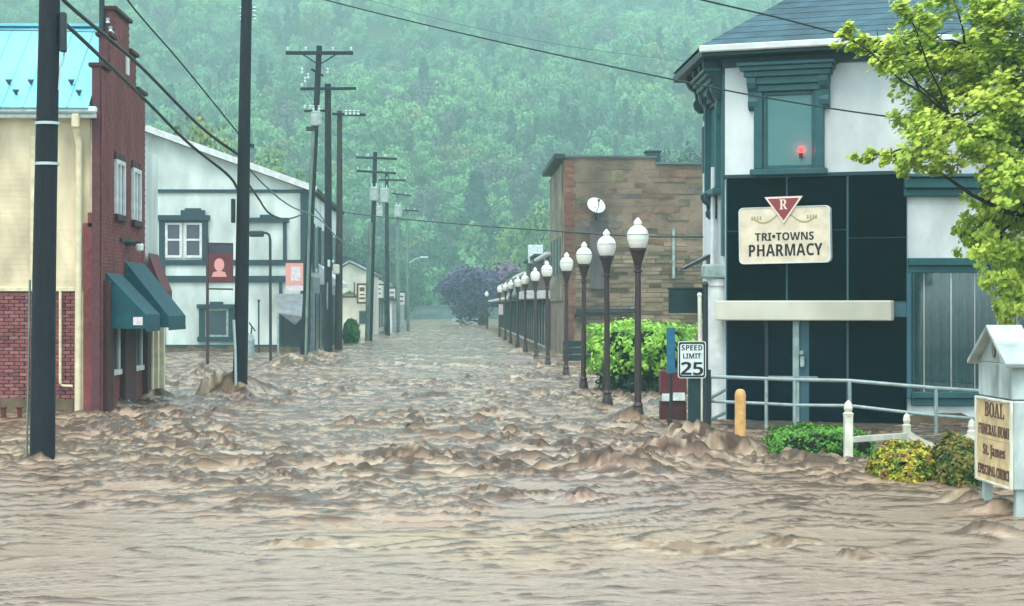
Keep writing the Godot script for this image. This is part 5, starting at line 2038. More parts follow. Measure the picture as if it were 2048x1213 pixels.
func build_cables() -> void:
	cable("thick dark cable sloping past the brick parapet to the second pole, middle of the three", [[98, -38, 28.4], [137, 10, 30.5], [275, 128, 37.5], [400, 253, 44.5], [474, 308, 47.4]], 0.032, M["cable"])
	cable("thin dark wire sloping from the photo's top edge, highest wire reaching the second pole", [[232, -45, 36.0], [262, 10, 37.5], [365, 130, 42.5], [477, 268, 47.4]], 0.018, M["cable"])
	cable("thick cable emerging below the brick parapet, lowest to reach the second pole", [[100, 20, 28.3], [205, 118, 34.0], [297, 207, 39.5], [375, 285, 44.0], [455, 350, 47.0], [474, 378, 47.5]], 0.032, M["cable"])
	cable("pale wire curving from the second pole to the poles at the right", [[492, 330, 47.6], [530, 372, 53.0], [580, 412, 60.0], [640, 440, 72.0], [690, 490, 84.0], [735, 505, 100.0]], 0.022, M["cable_pale"])
	cable("thick dark spliced cable dropping from the second pole towards the white house", [[492, 362, 47.6], [515, 395, 54.0], [540, 428, 60.0], [575, 438, 70.0], [607, 428, 83.0]], 0.03, M["cable"])
	cable("pale service wire looping across the leaning pole", [[612, 400, 83.4], [640, 430, 86.0], [668, 470, 90.0], [720, 500, 104.0], [740, 505, 125.0]], 0.025, M["cable_pale"])
	cable("long thin wire crossing before the hillside to the pharmacy and the maple", [[494, -45, 47.6], [690, 10, 45.0], [1000, 84, 41.0], [1370, 164, 36.5], [1600, 207, 34.4], [1830, 240, 33.0], [2160, 278, 32.0]], 0.016, M["cable"])
	cable("thin wire from the top edge down across the pharmacy roof", [[1200, -48, 31.0], [1440, 8, 33.0], [1560, 36, 34.0], [1660, 62, 35.0], [1760, 86, 36.2]], 0.016, M["cable"])
	cable("fainter upper wire high before the hillside", [[640, -30, 60.0], [860, 34, 56.0], [1090, 84, 52.0], [1250, 108, 50.0], [1412, 126, 41.0]], 0.009, M["cable_pale"])
	cable("dark wire crossing the street before the tall brick building", [[679, 424, 103.0], [780, 436, 92.0], [960, 452, 75.0], [1105, 462, 62.0], [1260, 472, 52.0], [1408, 474, 42.2]], 0.026, M["cable"])
	cable("thin street wire between the straight dark pole and the double crossarm pole", [[606, 174, 87.8], [660, 235, 100.0], [714, 312, 125.5]], 0.012, M["cable_pale"], 0.5)
	cable("thin street wire from the brown pole's arm to the far crossarms", [[726, 226, 103.3], [755, 270, 112.0], [790, 312, 125.5]], 0.012, M["cable_pale"], 0.5)
	cable("thin horizontal wire behind the big pole before the blue metal roof", [[-60, 60, 33.0], [60, 61, 34.0], [200, 64, 43.0]], 0.012, M["cable_pale"])

# ---------------------------------------------------------------- signs, bollard and small street things
func build_street_things() -> void:
	# speed limit sign
	var d := 30.9
	var b := ray(1389, 900, d)
	var t := thing("speed_limit_sign", "white speed limit 25 sign on a dark green square post", "sign", Vector3(b.x, 0, b.z))
	var g := geo(t)
	g.box(Vector3(b.x, 0.05, b.z), Vector3(0.185, 2.9, 0.12), Basis.from_euler(Vector3(0, 0.1, 0.0)), 0.015)
	obj("post", g, M["board_green"], t)
	var f := face(Vector2(0, -d + 0.12), Vector2(10, -d + 0.12))
	var p0 := f.hit(1356, 757)
	var p1 := f.hit(1412, 683)
	var c := (p0 + p1) * 0.5
	var w := p1.x - p0.x
	var h := p1.y - p0.y
	g = geo(t)
	g.prism(round_rect(w * 0.5, h * 0.5, 0.04), c, Vector3.RIGHT, Vector3.UP, Vector3(0, 0, 0.012))
	obj("plate", g, M["sign_white"], t)
	g = geo(t)
	rim(g, round_rect(w * 0.5 - 0.012, h * 0.5 - 0.012, 0.035), 0.035, c + Vector3(0, 0, 0.009), Vector3.RIGHT, Vector3.UP, Vector3(0, 0, 0.006))
	obj("border", g, M["ink"], t)
	var z := Vector3(0, 0, 0.014)
	letters("lettering", "SPEED", bold, c + z + Vector3(0, h * 0.325, 0), w * 0.74, h * 0.15, Vector3.RIGHT, Vector3.UP, M["ink"], t)
	letters("lettering", "LIMIT", bold, c + z + Vector3(0, h * 0.105, 0), w * 0.64, h * 0.14, Vector3.RIGHT, Vector3.UP, M["ink"], t)
	letters("lettering", "25", bold, c + z + Vector3(0, -h * 0.235, 0), w * 0.8, h * 0.36, Vector3.RIGHT, Vector3.UP, M["ink"], t)
	# thin white and dark poles just behind it
	var p := ray(1403, 870, 33.5)
	t = thing("thin_post", "thin white pole rising right behind the speed limit sign", "pole", Vector3(p.x, 0, p.z))
	g = geo(t)
	g.tube([Vector3(p.x, -0.8, p.z), Vector3(p.x - 0.03, 2.4, p.z)], [0.035], 8)
	obj("shaft", g, M["fence_white"], t)
	g = geo(t)
	g.lathe([Vector2(0.036, -0.02), Vector2(0.045, 0.0), Vector2(0.03, 0.04), Vector2(0, 0.05)], Vector3(p.x - 0.03, 2.4, p.z), 8)
	obj("cap", g, M["fence_white"], t)
	p = ray(1412, 870, 35.0)
	t = thing("thin_post", "thin black pole between the white pole and the pharmacy corner pillar", "pole", Vector3(p.x, 0, p.z))
	g = geo(t)
	g.tube([Vector3(p.x, -0.8, p.z), Vector3(p.x - 0.01, 2.6, p.z)], [0.05], 8)
	obj("shaft", g, M["dark_metal"], t)
	g = geo(t)
	g.lathe([Vector2(0.051, -0.02), Vector2(0.06, 0.0), Vector2(0.04, 0.05), Vector2(0, 0.06)], Vector3(p.x - 0.01, 2.6, p.z), 8)
	obj("cap", g, M["dark_metal"], t)
	# blue board seen on edge
	p = ray(1342, 750, 36.0)
	t = thing("blue_board", "narrow upright blue board left of the speed limit sign", "sign", Vector3(p.x, 0, p.z))
	f = face(Vector2(0, -36), Vector2(10, -36))
	g = geo(t)
	f.pbox(g, 1334, 655, 1350, 748, -0.05, 0.05, 0.01)
	obj("board", g, M["blue_paint"], t)
	g = geo(t)
	g.tube([Vector3(p.x, -0.8, p.z), Vector3(p.x, 1.0, p.z)], [0.03], 8)
	obj("post", g, M["dark_metal"], t)
	# maroon news boxes
	p = ray(1345, 835, 38.5)
	t = thing("news_box", "maroon street box with a white lower panel behind the blue board", "news box", Vector3(p.x, 0, p.z))
	f = face(Vector2(0, -38.5), Vector2(10, -38.5))
	g = geo(t)
	f.pbox(g, 1322, 742, 1374, 792, -0.4, 0.0, 0.02)
	obj("case", g, M["maroon"], t)
	g = geo(t)
	f.pbox(g, 1324, 788, 1340, 803, 0.0, 0.03, 0.005)
	f.pbox(g, 1346, 786, 1370, 802, 0.0, 0.03, 0.005)
	obj("panel", g, M["sign_white"], t)
	g = geo(t)
	f.pbox(g, 1322, 803, 1374, 870, -0.35, -0.02, 0.02)
	obj("pedestal", g, M["facade_dark"], t)
	# leaning stake and bits of debris at the sign's foot
	p = ray(1352, 892, 31.4)
	t = thing("leaning_stake", "dark stake leaning left in the rapids before the speed limit sign", "stake", Vector3(p.x, 0, p.z))
	g = geo(t)
	g.tube([ray(1356, 905, 31.4), ray(1346, 868, 31.5), ray(1336, 838, 31.6)], [0.035, 0.03, 0.028], 7)
	obj("shaft", g, M["dark_brown"], t)
	g = geo(t)
	g.box(ray(1353, 888, 31.35), Vector3(0.16, 0.1, 0.14), Basis.from_euler(Vector3(0.2, 0.4, 0.5)), 0.03)
	obj("clod", g, M["dark_brown"], t)
	p = ray(1396, 890, 30.4)
	t = thing("debris_board", "torn white triangular board caught at the speed limit sign's post", "debris", Vector3(p.x, 0, p.z))
	g = geo(t)
	g.prism(PackedVector2Array([Vector2(-0.07, -0.05), Vector2(0.1, -0.1), Vector2(0.0, 0.18)]), p, Vector3(0.95, 0, 0.3), Vector3.UP, Vector3(0, 0, 0.02))
	obj("panel", g, M["fence_white"], t)
	g = geo(t)
	g.prism(PackedVector2Array([Vector2(-0.1, 0), Vector2(0.12, 0.02), Vector2(0.1, 0.1), Vector2(-0.08, 0.07)]), p + Vector3(-0.05, -0.2, 0.1), Vector3(0.95, 0.1, 0.1), Vector3.UP, Vector3(0, 0, 0.03))
	obj("splinter", g, M["fence_white"], t)
	# yellow bollard
	p = ray(1481, 893, 31.7)
	t = thing("bollard", "orange yellow round topped bollard before the pharmacy rail", "bollard", Vector3(p.x, 0, p.z))
	g = geo(t)
	g.lathe([Vector2(0.088, -0.8), Vector2(0.088, 0.8), Vector2(0.084, 0.83), Vector2(0.07, 0.87), Vector2(0.04, 0.895), Vector2(0, 0.9)], Vector3(p.x, 0, p.z), 20)
	obj("sleeve", g, M["bollard"], t)
	g = geo(t)
	g.lathe([Vector2(0.09, 0.775), Vector2(0.0915, 0.785), Vector2(0.09, 0.795)], Vector3(p.x, 0, p.z), 20)
	obj("seam", g, M["bollard"], t)
	# banner pole with maroon banner
	d = 70.0
	p = ray(415, 740, d)
	t = thing("banner_pole", "thin dark pole carrying the maroon banner before the white house", "pole", Vector3(p.x, 0, p.z))
	g = geo(t)
	g.tube([Vector3(p.x, -1, p.z), ray(414, 476, d)], [0.06, 0.05], 8)
	obj("shaft", g, M["lamp_metal"], t)
	for y in [487.0, 578.0]:
		g = geo(t)
		px_bar(g, 413, y, 466, y + 1, d, 0.06)
		obj("arm", g, M["lamp_metal"], t)
	f = face(Vector2(-20, -d), Vector2(5, -d))
	var bn := thing("street_banner", "maroon street banner with a pale head and shoulders emblem", "banner", f.hit(440, 560))
	g = geo(bn)
	f.pbox(g, 417, 508, 466, 566, -0.015, 0.015)
	obj("cloth", g, M["maroon"], bn)
	g = geo(bn)
	f.pbox(g, 417, 489, 466, 508, -0.014, 0.014)
	obj("header", g, M["pane_purple"], bn)
	g = geo(bn)
	var ec := f.hit(438, 536, 0.017)
	var k := d / FOCAL
	g.prism(ellipse(10 * k, 13 * k), ec + Vector3(0, 6 * k, 0), Vector3.RIGHT, Vector3.UP, Vector3(0, 0, 0.006))
	g.prism(PackedVector2Array([Vector2(-15 * k, -18 * k), Vector2(15 * k, -18 * k), Vector2(12 * k, -9 * k), Vector2(5 * k, -6.8 * k), Vector2(-5 * k, -6.8 * k), Vector2(-12 * k, -9 * k)]), ec, Vector3.RIGHT, Vector3.UP, Vector3(0, 0, 0.006))
	obj("emblem", g, M["banner_print"], bn)
	# pink and white banner on the leaning pole
	d = 82.0
	f = face(Vector2(-20, -d), Vector2(5, -d))
	bn = thing("street_banner", "pink and white street banner hanging left of the leaning pole", "banner", f.hit(588, 580))
	g = geo(bn)
	f.pbox(g, 571, 526, 606, 570, -0.015, 0.015)
	obj("cloth", g, M["banner_print"], bn)
	g = geo(bn)
	f.pbox(g, 582, 534, 601, 562, 0.015, 0.022)
	f.pbox(g, 571, 571, 606, 582, -0.015, 0.015)
	obj("print", g, M["banner_pale"], bn)
	g = geo(bn)
	f.pbox(g, 570, 522, 612, 526, -0.03, 0.03)
	obj("arm", g, M["lamp_metal"], bn)
	# bracket lamp pole
	d = 78.0
	p = ray(541, 728, d)
	t = thing("arm_lamp_pole", "thin dark pole with a boxy lamp on its left arm before the white house", "street lamp", Vector3(p.x, 0, p.z))
	g = geo(t)
	g.tube([Vector3(p.x, -1, p.z), ray(540, 480, d), ray(538, 470, d), ray(532, 466, d), ray(520, 466, d)], [0.06, 0.055, 0.05, 0.05], 8)
	obj("shaft", g, M["dark_metal"], t)
	g = geo(t)
	g.box(ray(513, 468, d), Vector3(0.56, 0.24, 0.3), Basis(), 0.04)
	obj("lamp_head", g, M["dark_metal"], t)
	g = geo(t)
	g.box(ray(540, 525, d), Vector3(0.16, 0.2, 0.16), Basis(), 0.03)
	obj("junction_box", g, M["dark_metal"], t)
	p = ray(517, 700, 96.5)
	t = thing("wall_pipe", "thin dark pipe upright against the white house wall", "pipe", Vector3(p.x, 0, p.z))
	g = geo(t)
	g.tube([Vector3(p.x, -0.8, p.z), ray(517, 600, 96.5)], [0.04], 6)
	obj("shaft", g, M["teal_trim"], t)
	g = geo(t)
	g.box(ray(517, 602, 96.5), Vector3(0.12, 0.12, 0.12), Basis(), 0.02)
	obj("cap", g, M["teal_trim"], t)
	# white kerb banners among the far left poles
	var spots := [[757, 585, 168.0], [784, 592, 176.0], [803, 600, 190.0]]
	for i in 3:
		var q: Array = spots[i]
		f = face(Vector2(-20, -q[2]), Vector2(5, -q[2]))
		bn = thing("kerb_banner", ["white pennant right of the double crossarm pole", "white pennant right of the second transformer pole", "white pennant on the farthest pale poles"][i], "banner", f.hit(q[0], q[1]), "white pennants on the far left kerb")
		g = geo(bn)
		f.pbox(g, q[0] - 6, q[1] - 14, q[0] + 6, q[1] + 10, 0.0, 0.03)
		obj("cloth", g, M["banner_pale"], bn)
		g = geo(bn)
		f.pbox(g, q[0] - 4, q[1] - 8, q[0] + 4, q[1] - 5, 0.03, 0.035)
		f.pbox(g, q[0] - 4, q[1] + 1, q[0] + 4, q[1] + 4, 0.03, 0.035)
		obj("print", g, M["pane_purple"], bn)
		g = geo(bn)
		f.pbox(g, q[0] - 7, q[1] - 17, q[0] + 12, q[1] - 14, -0.02, 0.03)
		obj("arm", g, M["dark_metal"], bn)
	# added dark lump standing for a dark wave in the rapids
	var bits := [[818, 862, 44.0, "added dark lump standing for a dark wave left of centre"]]
	for q in bits:
		var wp := ray(q[0], q[1], water_depth(q[1]))
		t = thing("dark_brown", q[3], "dark_brown", wp, "added dark wave lumps in the flood")
		var s := water_depth(q[1]) / FOCAL
		g = geo(t)
		if q[0] == 818:
			g.lathe([Vector2(0, -0.1), Vector2(0.5, -0.02), Vector2(0.42, 0.4), Vector2(0.2, 0.72), Vector2(0, 0.8)], wp, 9, Vector3(22 * s, 20 * s, 14 * s))
		else:
			g.tube([wp + Vector3(-q[2] * s * 0.5, 0.02, 0), wp + Vector3(0, 0.06, 0.05), wp + Vector3(q[2] * s * 0.5, 0.03, -0.05)], [0.03, 0.035, 0.015], 6)
		obj("body", g, M["dark_brown"], t)
		g = geo(t)
		g.lathe([Vector2(0, -0.1), Vector2(0.3, 0.0), Vector2(0.2, 0.3), Vector2(0, 0.4)], wp + Vector3(0.2, 0.0, 0.06), 7, Vector3(22 * s, 16 * s, 12 * s))
		obj("lump", g, M["dark_brown"], t)

func ellipse(a: float, b: float) -> PackedVector2Array:
	var p := PackedVector2Array()
	for k in 18:
		p.append(Vector2(cos(TAU * k / 18.0) * a, sin(TAU * k / 18.0) * b))
	return p

# ---------------------------------------------------------------- the house-shaped sign at the right edge
func build_church_sign() -> void:
	var x := 5.79
	var z0 := -20.5
	var z1 := -21.95
	var th := 0.27
	var t := thing("church_sign", "white house shaped sign cabinet with cream notice panel at the photo's right edge", "sign", Vector3(x, 0, -21.2))
	var f := face(Vector2(x, z1), Vector2(x, z0))
	var g := geo(t)
	var L := z0 - z1
	g.box(Vector3(x + th * 0.5, 0.765, (z0 + z1) * 0.5), Vector3(th, 0.92, L), Basis(), 0.012)
	obj("lower_cabinet", g, M["cabinet_white"], t)
	g = geo(t)
	g.box(Vector3(x + th * 0.5, 1.42, (z0 + z1) * 0.5 - 0.05), Vector3(th - 0.03, 0.37, L - 0.14), Basis(), 0.012)
	obj("upper_cabinet", g, M["cabinet_white"], t)
	var zc := (z0 + z1) * 0.5 - 0.05
	g = geo(t)
	g.prism(PackedVector2Array([Vector2(-L * 0.47, 0), Vector2(L * 0.47, 0), Vector2(0, 0.35)]), Vector3(x + 0.02, 1.61, zc), Vector3(0, 0, 1), Vector3.UP, Vector3(th - 0.04, 0, 0))
	var gab := obj("gable", g, M["cabinet_white"], t)
	g = geo(t)
	for s in [-1.0, 1.0]:
		var a := Vector3(0, 1.985, zc)
		var b := Vector3(0, 1.6, zc + s * L * 0.53)
		var d := (b - a).normalized()
		g.box((a + b) * 0.5 + Vector3(x + th * 0.5 - 0.02, 0.0, 0), Vector3(th + 0.12, 0.05, (b - a).length() + 0.03), Basis(Vector3.RIGHT, d.cross(Vector3.RIGHT), d), 0.008)
	obj("roof", g, M["cabinet_white"], t)
	g = geo(t)
	g.prism(ellipse(0.055, 0.1), Vector3(x + 0.018, 1.76, zc), Vector3(0, 0, 1), Vector3.UP, Vector3(-0.02, 0, 0))
	obj("vent", g, M["concrete"], gab)
	g = geo(t)
	f.mbox(g, 0.07, 0.33, L - 0.05, 1.2, 0.0, 0.012, 0.004)
	var pn := obj("notice_panel", g, M["notice_tan"], t)
	g = geo(t)
	for q in [[0.02, 0.31, 0.07, 1.225], [L - 0.05, 0.31, L - 0.005, 1.225], [0.07, 1.2, L - 0.05, 1.225], [0.07, 0.305, L - 0.05, 0.33]]:
		f.mbox(g, q[0], q[1], q[2], q[3], 0.0, 0.03, 0.004)
	obj("frame", g, M["fence_white"], pn)
	g = geo(t)
	f.mbox(g, 0.1, 0.78, L - 0.08, 0.786, 0.012, 0.016)
	obj("divider", g, M["ink_olive"], pn)
	var right := Vector3(0, 0, 1)
	var at := func(tt: float, y: float) -> Vector3: return f.at(tt, y, 0.0155)
	letters("lettering", "BOAL", serif, at.call(L * 0.53, 1.1), L * 0.52, 0.16, right, Vector3.UP, M["ink_brown"], pn)
	letters("lettering", "FUNERAL HOME", serif, at.call(L * 0.52, 0.88), L * 0.86, 0.115, right, Vector3.UP, M["ink_brown"], pn)
	letters("lettering", "St. James", serif, at.call(L * 0.52, 0.645), L * 0.6, 0.15, right, Vector3.UP, M["ink_brown"], pn)
	letters("lettering", "EPISCOPAL CHURCH", serif, at.call(L * 0.52, 0.44), L * 0.88, 0.11, right, Vector3.UP, M["ink_brown"], pn)
	for q in [z0 - 0.1, z1 + 0.12]:
		g = geo(t)
		g.box(Vector3(x + 0.09, -0.3, q), Vector3(0.1, 1.25, 0.1), Basis(), 0.008)
		obj("leg", g, M["cabinet_white"], t)

# ---------------------------------------------------------------- white fence
func build_fence() -> void:
	var t := thing("picket_fence", "low white fence with pointed posts and a dipping rail behind the shrubs", "fence", Vector3(6.8, 0, -30.5))
	var spots := [[1697.0, 28.1, 0.72, 0.068], [1814.0, 30.0, 0.44, 0.06], [1944.0, 29.5, 0.38, 0.06]]
	var P := []
	for q in spots:
		var p := ray(q[0], 700, q[1])
		P.append(Vector3(p.x, 0, p.z))
		var g := geo(t)
		g.box(Vector3(p.x, q[2] * 0.5 - 0.5, p.z), Vector3(q[3] * 1.75, q[2] + 0.9, q[3] * 1.75), Basis(), 0.01)
		var po := obj("post", g, M["fence_white"], t)
		g = geo(t)
		g.lathe([Vector2(q[3] * 1.05, q[2] - 0.06), Vector2(q[3] * 1.15, q[2] - 0.02), Vector2(q[3] * 0.7, q[2]), Vector2(q[3] * 0.95, q[2] + 0.05), Vector2(q[3] * 0.75, q[2] + 0.12), Vector2(0, q[2] + 0.17)], Vector3(p.x, 0, p.z), 12)
		obj("finial", g, M["fence_white"], po)
	var g := geo(t)
	var a: Vector3 = P[0] + Vector3(0.06, 0.33, 0)
	var b: Vector3 = P[1] + Vector3(0, 0.26, 0)
	var d := (b - a).normalized()
	g.box((a + b) * 0.5, Vector3((b - a).length(), 0.09, 0.04), Basis(d, Vector3.UP, d.cross(Vector3.UP)), 0.008)
	obj("rail", g, M["fence_white"], t)
	g = geo(t)
	var top := []
	for k in 13:
		var e := k / 12.0
		var p: Vector3 = P[1].lerp(P[2], e)
		top.append(p + Vector3(0, 0.36 - 0.2 * sin(PI * e), 0.06))
	for k in 12:
		var u: Vector3 = top[k]
		var v: Vector3 = top[k + 1]
		var h := Vector3(0, -0.12, 0)
		var z := Vector3(0, 0, -0.04)
		g.quad(u + h, v + h, v, u, Vector3.BACK)
		g.quad(u + z, v + z, v, u)
		g.quad(u + h + z, v + h + z, v + h, u + h)
		g.quad(u + h + z, v + h + z, v + z, u + z, Vector3.FORWARD)
	obj("dipping_rail", g, M["fence_white"], t)

# ---------------------------------------------------------------- plants
func bush(called: String, label: String, category: String, lo: Vector3, hi: Vector3, tints: Array, leaf: float, count: int, sd: int, boxy := true, loose := 0.0) -> Node3D:
	var c := (lo + hi) * 0.5
	var t := thing(called, label, category, Vector3(c.x, 0, c.z))
	var h := (hi - lo) * 0.5
	var r := RandomNumberGenerator.new(); r.seed = sd
	var nz := FastNoiseLite.new(); nz.seed = sd; nz.frequency = 1.4; nz.fractal_octaves = 3
	var g := geo(t)
	if boxy:
		g.box(c, h * 1.7, Basis(), h.y * 0.3)
	else:
		g.lathe([Vector2(0, -0.85), Vector2(0.6, -0.75), Vector2(0.8, -0.2), Vector2(0.65, 0.4), Vector2(0.3, 0.75), Vector2(0, 0.8)], c, 10, h * 0.95)
	obj("branches", g, M["hedge_core"], t)
	g = geo(t)
	g.colored = true
	for k in count:
		var dir := Vector3(r.randfn(), r.randfn(), r.randfn()).normalized()
		if dir.y < -0.6: dir.y = -dir.y
		var p := dir
		if boxy:
			# push onto a rounded box
			var s := pow(pow(absf(dir.x), 5.0) + pow(absf(dir.y), 5.0) + pow(absf(dir.z), 5.0), -0.2)
			p = dir * s
		p = p * h
		var bump := nz.get_noise_3dv(c + p * 2.2)
		p *= 0.92 + (0.2 + loose) * bump + r.randf_range(-0.07 - loose * 0.5, 0.05 + loose * 0.35)
		var nn := (dir + Vector3(r.randfn(), r.randfn() + 0.5, r.randfn()) * 0.5).normalized()
		var u := nn.cross(Vector3(r.randfn(), r.randfn(), r.randfn())).normalized()
		var v := u.cross(nn)
		var sz := leaf * r.randf_range(0.6, 1.3)
		var cl: Color = tints[clampi(int((0.5 + bump * 0.9 + r.randf_range(-0.3, 0.3)) * tints.size()), 0, tints.size() - 1)]
		var j := r.randf_range(0.8, 1.2)
		g.tint = Color(cl.r * j, cl.g * j, cl.b * j)
		var q := c + p
		g.tri(q - u * sz, q + v * sz * 0.55 + nn * sz * 0.1, q + u * sz, nn, nn, nn)
		g.tri(q - u * sz, q + u * sz, q - v * sz * 0.55 + nn * sz * 0.1, nn, nn, nn)
	part_stuff(obj("leaves", g, M["leaf_hedge"], t))
	return t

func build_plants() -> void:
	var a := ray(1556, 925, 28.6)
	var b := ray(1752, 862, 28.6)
	bush("clipped_hedge", "long clipped green hedge between the yellow bollard and the white fence post", "hedge", Vector3(a.x, -0.4, -30.4), Vector3(b.x + 0.05, b.y, -28.4), [Color(0.05, 0.13, 0.03), Color(0.09, 0.24, 0.035), Color(0.14, 0.33, 0.05)], 0.035, 9000, 3)
	a = ray(1752, 970, 24.9)
	b = ray(1905, 886, 24.9)
	bush("barberry_shrub", "low yellow and olive leaved shrub left of the church sign", "shrub", Vector3(a.x, -0.5, -26.3), Vector3(b.x, b.y, -24.6), [Color(0.1, 0.15, 0.03), Color(0.26, 0.3, 0.04), Color(0.5, 0.44, 0.05), Color(0.28, 0.17, 0.06)], 0.035, 7000, 5, false)
	a = ray(1896, 985, 24.0)
	b = ray(1992, 876, 24.0)
	bush("evergreen_shrub", "dark green and amber shrub half hidden behind the church sign", "shrub", Vector3(a.x, -0.5, -25.6), Vector3(b.x, b.y, -23.9), [Color(0.05, 0.1, 0.03), Color(0.12, 0.15, 0.035), Color(0.2, 0.16, 0.04)], 0.035, 6000, 7, false)
	# bright vine-like shrub before the brick block
	a = ray(1200, 815, 50.0)
	b = ray(1392, 656, 50.0)
	bush("bright_shrub", "bright spring green spreading shrub behind the second lamp post", "shrub", Vector3(a.x, 0.35, -53.5), Vector3(b.x, b.y, -50.0), [Color(0.09, 0.21, 0.04), Color(0.2, 0.42, 0.06), Color(0.34, 0.58, 0.09)], 0.07, 9000, 9, true, 0.28)
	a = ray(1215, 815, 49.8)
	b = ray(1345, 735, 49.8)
	bush("shade_painted_shrub", "dark blue green shrub painting in the shade under the bright shrub", "shrub", Vector3(a.x, -0.4, -52.5), Vector3(b.x, b.y, -50.4), [Color(0.03, 0.05, 0.06), Color(0.035, 0.08, 0.06), Color(0.06, 0.1, 0.06)], 0.06, 5000, 13, true, 0.3)  # leaf colours darkened to paint in the shade beneath
	var sb := thing("wall_bench", "low dark board wall between the shops and the bright shrub", "wall", Vector3(4.6, 0, -60.0))
	for k in 3:
		var g := geo(sb)
		var f := face(Vector2(2, -64), Vector2(10, -64))
		f.pbox(g, 1126, 682 + k * 14, 1190, 694 + k * 14, -0.08, 0.0, 0.01)
		obj("board", g, M["board_green"], sb)
	# small round shrub at the white cottage
	var c := ray(690, 676, 120.0)
	bush("round_shrub", "round dark green bush at the foot of the brown pole", "shrub", Vector3(c.x - 0.2, -0.3, -122.0), Vector3(c.x + 0.85, 1.5, -119.5), [Color(0.03, 0.12, 0.03), Color(0.05, 0.2, 0.04)], 0.08, 2500, 15, false)
	# trees
	var purple := [Color(0.06, 0.03, 0.12), Color(0.085, 0.04, 0.15), Color(0.17, 0.075, 0.16), Color(0.04, 0.03, 0.1)]
	var p := ray(968, 640, 240.0)
	tree("purple_tree", "broad purple leaved tree at the far end of the right shops", Vector3(p.x, 0, p.z), 8.4, 6.4, purple, 201, false, "", 1.14)
	var dark := [Color(0.015, 0.055, 0.035), Color(0.025, 0.08, 0.045), Color(0.045, 0.12, 0.05)]
	var lite := [Color(0.08, 0.17, 0.05), Color(0.12, 0.22, 0.06), Color(0.16, 0.26, 0.08)]
	var olive := [Color(0.14, 0.2, 0.06), Color(0.2, 0.25, 0.08), Color(0.1, 0.15, 0.06)]
	tree("evergreen_tree", "dark conical evergreen alone on the lower hillside above the street's end", Vector3(4.8, hill_y(4.8, -402) - 1.0, -402), 17.0, 9.5, [Color(0.008, 0.035, 0.04), Color(0.012, 0.045, 0.045)], 203, true)
	tree("evergreen_tree", "smaller dark evergreen lower right of the conical one on the hillside", Vector3(9.5, hill_y(9.5, -388) - 1.0, -388), 12.5, 6.5, [Color(0.015, 0.045, 0.04), Color(0.025, 0.06, 0.045)], 204, true)
	var spots := [[352, 172.0, 17.5, 4.0, "spindly olive tree behind the white house roof, leftmost", 0], [418, 176.0, 19.0, 4.6, "tallest olive spring tree behind the white house roof", 0], [470, 185.0, 15.5, 4.0, "olive tree behind the second pole above the white house roof", 0],
		[845, 378.0, 11.0, 5.0, "dark green tree behind the far retaining wall, left of the street's end", 1], [880, 382.0, 12.5, 5.0, "tall dark green tree at the very end of the street", 1], [915, 376.0, 10.0, 4.6, "dark green tree left of the purple tree", 1],
		[700, 300.0, 13.0, 5.0, "dark tree beyond the white cottage's roof", 1], [760, 320.0, 12.0, 5.0, "dark tree behind the far transformer poles", 1], [810, 345.0, 11.0, 4.8, "dark tree left of the farthest pole", 1],
		[1030, 330.0, 16.0, 5.0, "pale green tree rising behind the purple tree", 2], [1085, 300.0, 17.0, 5.0, "pale green tree left of the tall brick building", 2], [640, 330.0, 18.0, 6.0, "pale green tree behind the leaning pole", 2],
		[560, 260.0, 22.0, 6.0, "pale green tree over the white house eaves", 2], [1360, 260.0, 24.0, 5.5, "dark green tree above the brick building's roof", 1], [1400, 250.0, 22.0, 5.0, "dark green tree against the pharmacy's left edge", 1]]
	var sets := [olive, dark, lite]
	for i in spots.size():
		var q: Array = spots[i]
		var w := ray(q[0], 615, q[1])
		tree("broadleaf_tree", q[4], Vector3(w.x, hill_y(w.x, w.z) if q[1] > 370.0 else 0.0, w.z), q[2], q[3], sets[q[5]], 300 + i, false, "trees behind the town")

